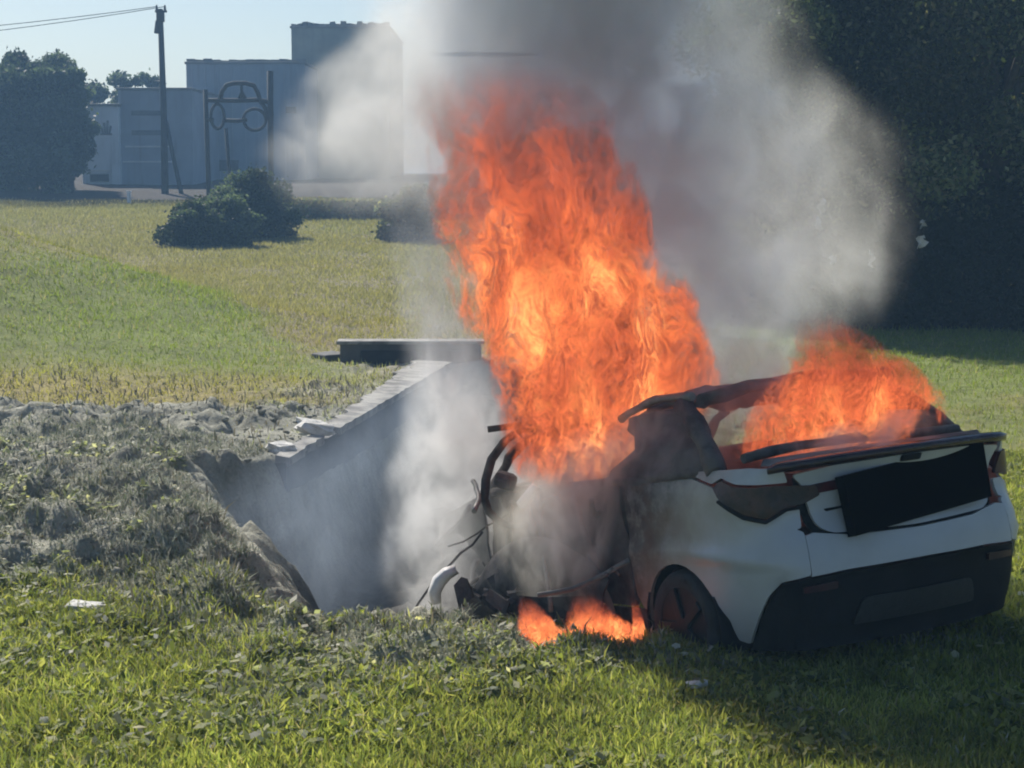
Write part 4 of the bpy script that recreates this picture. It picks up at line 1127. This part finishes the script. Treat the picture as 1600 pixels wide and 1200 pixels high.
def flame_mat(name, rows, org, dens=24, power=1.0, sc=1.0, top_fade=.75, fade_pow=1.5, stretch=.55, hot=1.0, thr=0.0, step=.2, en=2.5):
    t = NT(name); co, d, h, Z = field(t, rows, org)
    v = t.vec('MULTIPLY', co, (1, 1, stretch))
    w = t.noise(v, 2.6 * sc, 2, .5, out=1)
    v2 = t.vec('ADD', v, t.vec('SCALE', t.vec('SUBTRACT', w, (.5, .5, .5)), sc=.34 / sc))
    big = t.noise(v2, 3.0 * sc, 3, .55)
    fine = t.noise(v2, 11.0 * sc, 4, .6, dist=.9)
    edge = t.math('ADD', d, t.math('MULTIPLY', t.math('SUBTRACT', big, .5), en))
    body = t.ss(edge, .92, .70)
    body = t.math('MULTIPLY', body, t.ss(d, 1.0, .90))
    # bright sheets: where the fine noise crosses its middle
    rg = t.math('ABSOLUTE', t.math('SUBTRACT', fine, .5)); sheet = t.ss(rg, .055, .0)
    tong = t.ss(big, .36 + thr, .60 + thr)
    heat = t.math('ADD', t.math('MULTIPLY', sheet, .65), t.math('MULTIPLY', tong, .45))
    fade = t.ss(h, top_fade, 1.02, 1, 0)
    foot = t.ss(h, .0, .05)
    heat = t.math('MULTIPLY', heat, t.curve(h, [(0, .85), (.2, 1.0), (.5, 1.0), (.72, .58), (1, .38)], 0, 1))
    env = t.math('MULTIPLY', t.math('MULTIPLY', body, fade), foot)
    col = t.ramp(heat, [(0.0, (.14, .05, .04)), (.30, (.46, .09, .05)), (.60, (.80, .16, .055)), (.85, (1.0, .29, .075)), (1.0, (1.05, .48, .15))])
    st = t.math('MULTIPLY', t.math('POWER', t.ss(heat, .05, 1.0, .0, 1.12, 'LINEAR'), 1.5), env)
    st = t.math('MULTIPLY', st, dens * 1.0 * power)
    de = t.math('MULTIPLY', t.math('MULTIPLY', env, t.ss(heat, .0, .9, .16, 1.0)), dens)
    em = t.n('ShaderNodeEmission', {'Color': col, 'Strength': st})
    ab = t.n('ShaderNodeVolumeAbsorption', {'Color': (.32, .25, .22), 'Density': de})
    sct = t.n('ShaderNodeVolumeScatter', {'Color': (.40, .33, .28), 'Density': t.math('MULTIPLY', de, .10), 'Anisotropy': .2})
    ad = t.n('ShaderNodeAddShader', {0: em.outputs[0], 1: ab.outputs[0]}); ad2 = t.n('ShaderNodeAddShader', {0: ad.outputs[0], 1: sct.outputs[0]})
    t.t.links.new(ad2.outputs[0], t.out.inputs['Volume'])
    t.m.cycles.volume_step_rate = step
    return t.m
def smoke_mat(name, rows, org, dens=1.2, col=(.55, .54, .52), sc=1.0, edge_n=1.2, soft=.55, hfun=None, lo=.40, hi=.62, absb=0.0, g=.25, stretch=.6, base=.15, epow=1.0):
    t = NT(name); co, d, h, Z = field(t, rows, org)
    v = t.vec('MULTIPLY', co, (1, 1, stretch))
    big = t.noise(v, 1.0 * sc, 2.5, .55, dist=.5)
    med = t.noise(v, 2.6 * sc, 2, .6, dist=.8)
    edge = t.math('ADD', d, t.math('MULTIPLY', t.math('SUBTRACT', big, .5), edge_n))
    env = t.math('MULTIPLY', t.ss(edge, .98, .98 - soft), t.ss(d, 1.0, .82))
    tex = t.math('ADD', t.ss(med, lo, hi), base)
    den = t.math('MULTIPLY', t.math('POWER', env, epow), tex)
    if hfun: den = t.math('MULTIPLY', den, t.curve(h, hfun, 0, 1))
    den = t.math('MULTIPLY', den, dens)
    pv = t.n('ShaderNodeVolumeScatter', {'Color': col, 'Density': den, 'Anisotropy': g})
    o = pv.outputs[0]
    if absb:
        ab = t.n('ShaderNodeVolumeAbsorption', {'Color': (.3, .28, .26), 'Density': t.math('MULTIPLY', den, absb)})
        o = t.n('ShaderNodeAddShader', {0: o, 1: ab.outputs[0]}).outputs[0]
    t.t.links.new(o, t.out.inputs['Volume'])
    t.m.cycles.volume_step_rate = 1.4
    return t.m

def rows_at(Y, spec, ry):
    """spec: (row, px centre, px half width) read at distance Y, bottom first"""
    out = []
    for i, (row, c, hw) in enumerate(spec):
        p = P(c, row, Y); out.append((p.z, p.x, Y, hw / 1600 / F * Y, ry if not hasattr(ry, '__len__') else ry[i]))
    return out
def plume(name, Y, spec, ry, matf, label, cat=None, kind=None, above=None, ycurve=None, **kw):
    rows = rows_at(Y, spec, ry)
    if above: rows += above
    if ycurve: rows = [(a, b, Y + float(np.interp(a, *ycurve)), c, d) for a, b, _, c, d in rows]
    org = (rows[0][1], rows[0][2], rows[0][0])
    mat = matf(rows, org)
    return hull(name, rows, mat, label, cat, kind, **kw)

DO_SMOKE = True
# main fire out of the cabin
plume('flame', 10.9, [(765, 870, 40), (735, 900, 105), (690, 955, 180), (640, 965, 195), (580, 945, 195), (520, 922, 205), (460, 895, 200), (400, 868, 192), (340, 850, 182), (280, 832, 175), (220, 815, 178), (170, 795, 172), (120, 765, 145), (85, 745, 95)], [.16, .26, .34, .38, .38, .38, .36, .34, .32, .30, .30, .28, .25, .2],
      lambda r, o: flame_mat('fire_tall', r, o, dens=26, power=1.0, sc=1.1, top_fade=.66, step=.18, thr=.03), 'tall orange column of flames pouring out of the cabin of the car', 'flame', seed=1)
plume('flame', 9.95, [(722, 1260, 115), (690, 1290, 155), (650, 1322, 165), (610, 1335, 145), (570, 1325, 115), (535, 1300, 85), (505, 1290, 55), (480, 1285, 25)], [.12, .22, .3, .3, .26, .2, .14, .08],
      lambda r, o: flame_mat('fire_rear', r, o, dens=26, power=1.15, sc=1.6, top_fade=.6, stretch=.65, thr=.06, step=.25, en=3.0), 'lower orange flames licking over the rear window of the car', 'flame', seed=4)
plume('flame', 9.92, [(1022, 858, 30), (1005, 855, 45), (985, 846, 40), (960, 832, 26), (930, 820, 14)], [.10, .14, .14, .10, .06],
      lambda r, o: flame_mat('fire_sill', r, o, dens=55, power=1.3, sc=3.0, top_fade=.4, stretch=.6, en=2.4), 'small flame at ground level, the left one under the car sill', 'flame', seed=7)
plume('flame', 9.92, [(1020, 945, 62), (1003, 945, 78), (980, 938, 60), (955, 922, 38), (925, 912, 18)], [.08, .12, .12, .10, .06],
      lambda r, o: flame_mat('fire_sill_wide', r, o, dens=50, power=1.3, sc=3.2, top_fade=.35, stretch=.6, en=2.8), 'small ragged flame at ground level in the middle of the car sill', 'flame', seed=9)
plume('flame', 9.75, [(1022, 998, 15), (1000, 1000, 16), (970, 997, 11), (935, 990, 6)], [.05, .06, .05, .03],
      lambda r, o: flame_mat('fire_wheel', r, o, dens=70, power=1.2, sc=3.0, top_fade=.7, stretch=.7, en=1.0), 'thin flame at ground level beside the rear wheel', 'flame', seed=11)

if DO_SMOKE:
    # big grey plume
    plume('smoke_plume', 12.6, [(700, 1040, 140), (640, 1070, 230), (560, 1080, 330), (500, 1070, 375), (440, 1050, 415), (380, 1010, 445), (320, 975, 470), (240, 950, 480), (160, 925, 470), (80, 900, 440), (0, 885, 430)],
          [.5, .7, 1.0, 1.1, 1.2, 1.25, 1.3, 1.35, 1.4, 1.4, 1.4],
          lambda r, o: smoke_mat('smoke_grey', r, o, epow=1.5, dens=15.0, edge_n=1.3, col=(.42, .40, .36), sc=.95, hfun=[(0, 0), (.1, .5), (.35, .8), (.5, 1.0), (1, 1.15)], base=.4, soft=.95, g=-.05, stretch=.85),
          'wide grey smoke plume rising behind the flames', kind='stuff', above=[(5.0, .35, 12.6, 2.0, 1.5), (6.6, .1, 12.6, 2.1, 1.6)], ycurve=([0, 1, 2, 3, 6], [-.4, 0, -.1, -.5, -.5]), lumpy=.1)
    # paler left billow
    plume('smoke_billow', 13.2, [(350, 600, 120), (325, 600, 200), (290, 600, 225), (230, 620, 240), (170, 650, 240), (110, 685, 235), (60, 725, 205), (0, 750, 190)], [.3, .6, .85, .9, .9, .85, .75, .7],
          lambda r, o: smoke_mat('smoke_pale', r, o, epow=1.6, dens=7.5, edge_n=1.5, col=(.42, .415, .40), sc=1.1, hfun=[(0, 0), (.12, .3), (.35, 1), (1, 1)], base=.4, soft=.95, g=-.05, stretch=.9), 'paler smoke drifting left of the flames across the tall block', kind='stuff', above=[(4.4, -.1, 13.3, .9, .7)], lumpy=.12, seed=5)
    # white smoke from the pit and wheel
    plume('smoke_wisp', 11.9, [(950, 700, 110), (900, 715, 140), (840, 722, 145), (780, 722, 145), (720, 722, 140), (660, 722, 125), (600, 712, 110), (540, 700, 100), (480, 690, 92), (420, 680, 92), (360, 665, 90), (320, 655, 70)], [.35, .45, .5, .5, .5, .5, .45, .4, .38, .36, .34, .25],
          lambda r, o: smoke_mat('smoke_white', r, o, dens=6.5, col=(.56, .57, .58), sc=1.5, hfun=[(0, .9), (.5, 1.0), (.7, .75), (1, .0)], base=.3, soft=.95, stretch=.75), 'whitish smoke column rising from the pit beside the car nose', kind='stuff', lumpy=.1, seed=8)
    # sooty smoke welling out of the burnt rear side
    plume('smoke_soot', 10.1, [(800, 1030, 60), (770, 1055, 105), (720, 1095, 145), (670, 1130, 160), (620, 1160, 140), (570, 1175, 95), (530, 1170, 50)], [.2, .35, .5, .52, .45, .3, .15],
          lambda r, o: smoke_mat('smoke_sooty', r, o, dens=13, col=(.17, .14, .15), sc=2.0, base=.6, soft=.95, edge_n=1.5), 'dark sooty smoke over the burnt rear side window', kind='stuff', lumpy=.1, seed=21)
    # blue haze over the pit
    plume('smoke_veil', 13.2, [(955, 500, 130), (900, 500, 165), (840, 500, 195), (780, 510, 210), (720, 550, 190), (660, 610, 150), (600, 670, 110), (570, 700, 60)], [.8, 1.1, 1.3, 1.3, 1.3, 1.2, 1.0, .6],
          lambda r, o: smoke_mat('smoke_blue', r, o, dens=.5, col=(.26, .32, .42), sc=1.2, base=.6, soft=1.0, hfun=[(0, 1), (.6, 1), (1, .5)]), 'thin bluish smoke hanging in the pit', kind='stuff', lumpy=.1, seed=12)
    # ashen smoke over the burnt flank
    plume('smoke_flank', 10.2, [(925, 860, 70), (880, 870, 110), (820, 880, 135), (770, 905, 150), (720, 950, 160), (680, 1000, 150), (640, 1040, 120)], [.12, .2, .26, .28, .28, .25, .15],
          lambda r, o: smoke_mat('smoke_ashen', r, o, dens=11, col=(.60, .59, .52), sc=2.2, base=.25, soft=.9, hfun=[(0, .4), (.3, 1), (.7, .9), (1, .5)]), 'greenish grey smoke curling along the burnt side of the car', kind='stuff', lumpy=.1, seed=15)
    # creamy smoke on the boot lid
    plume('smoke_lid', 9.6, [(735, 1235, 60), (715, 1285, 130), (690, 1345, 150), (665, 1400, 120), (640, 1420, 50)], [.10, .16, .2, .16, .08],
          lambda r, o: smoke_mat('smoke_cream', r, o, dens=11, col=(.80, .77, .70), sc=2.4, base=.15, soft=.9), 'cream smoke rolling over the boot lid spoiler', kind='stuff', lumpy=.1, seed=18)

# ================================================================== HAZE
t = NT('haze_air')
pv = t.n('ShaderNodeVolumePrincipled', {'Color': (.35, .62, 1.0), 'Density': .0019, 'Anisotropy': .1})
t.t.links.new(pv.outputs[0], t.out.inputs['Volume'])
hz = MB().box((0, 190, 5.4), (400, 430, 16.0)).build('haze', t.m); tag(hz, 'thin blue haze over the field', kind='stuff')
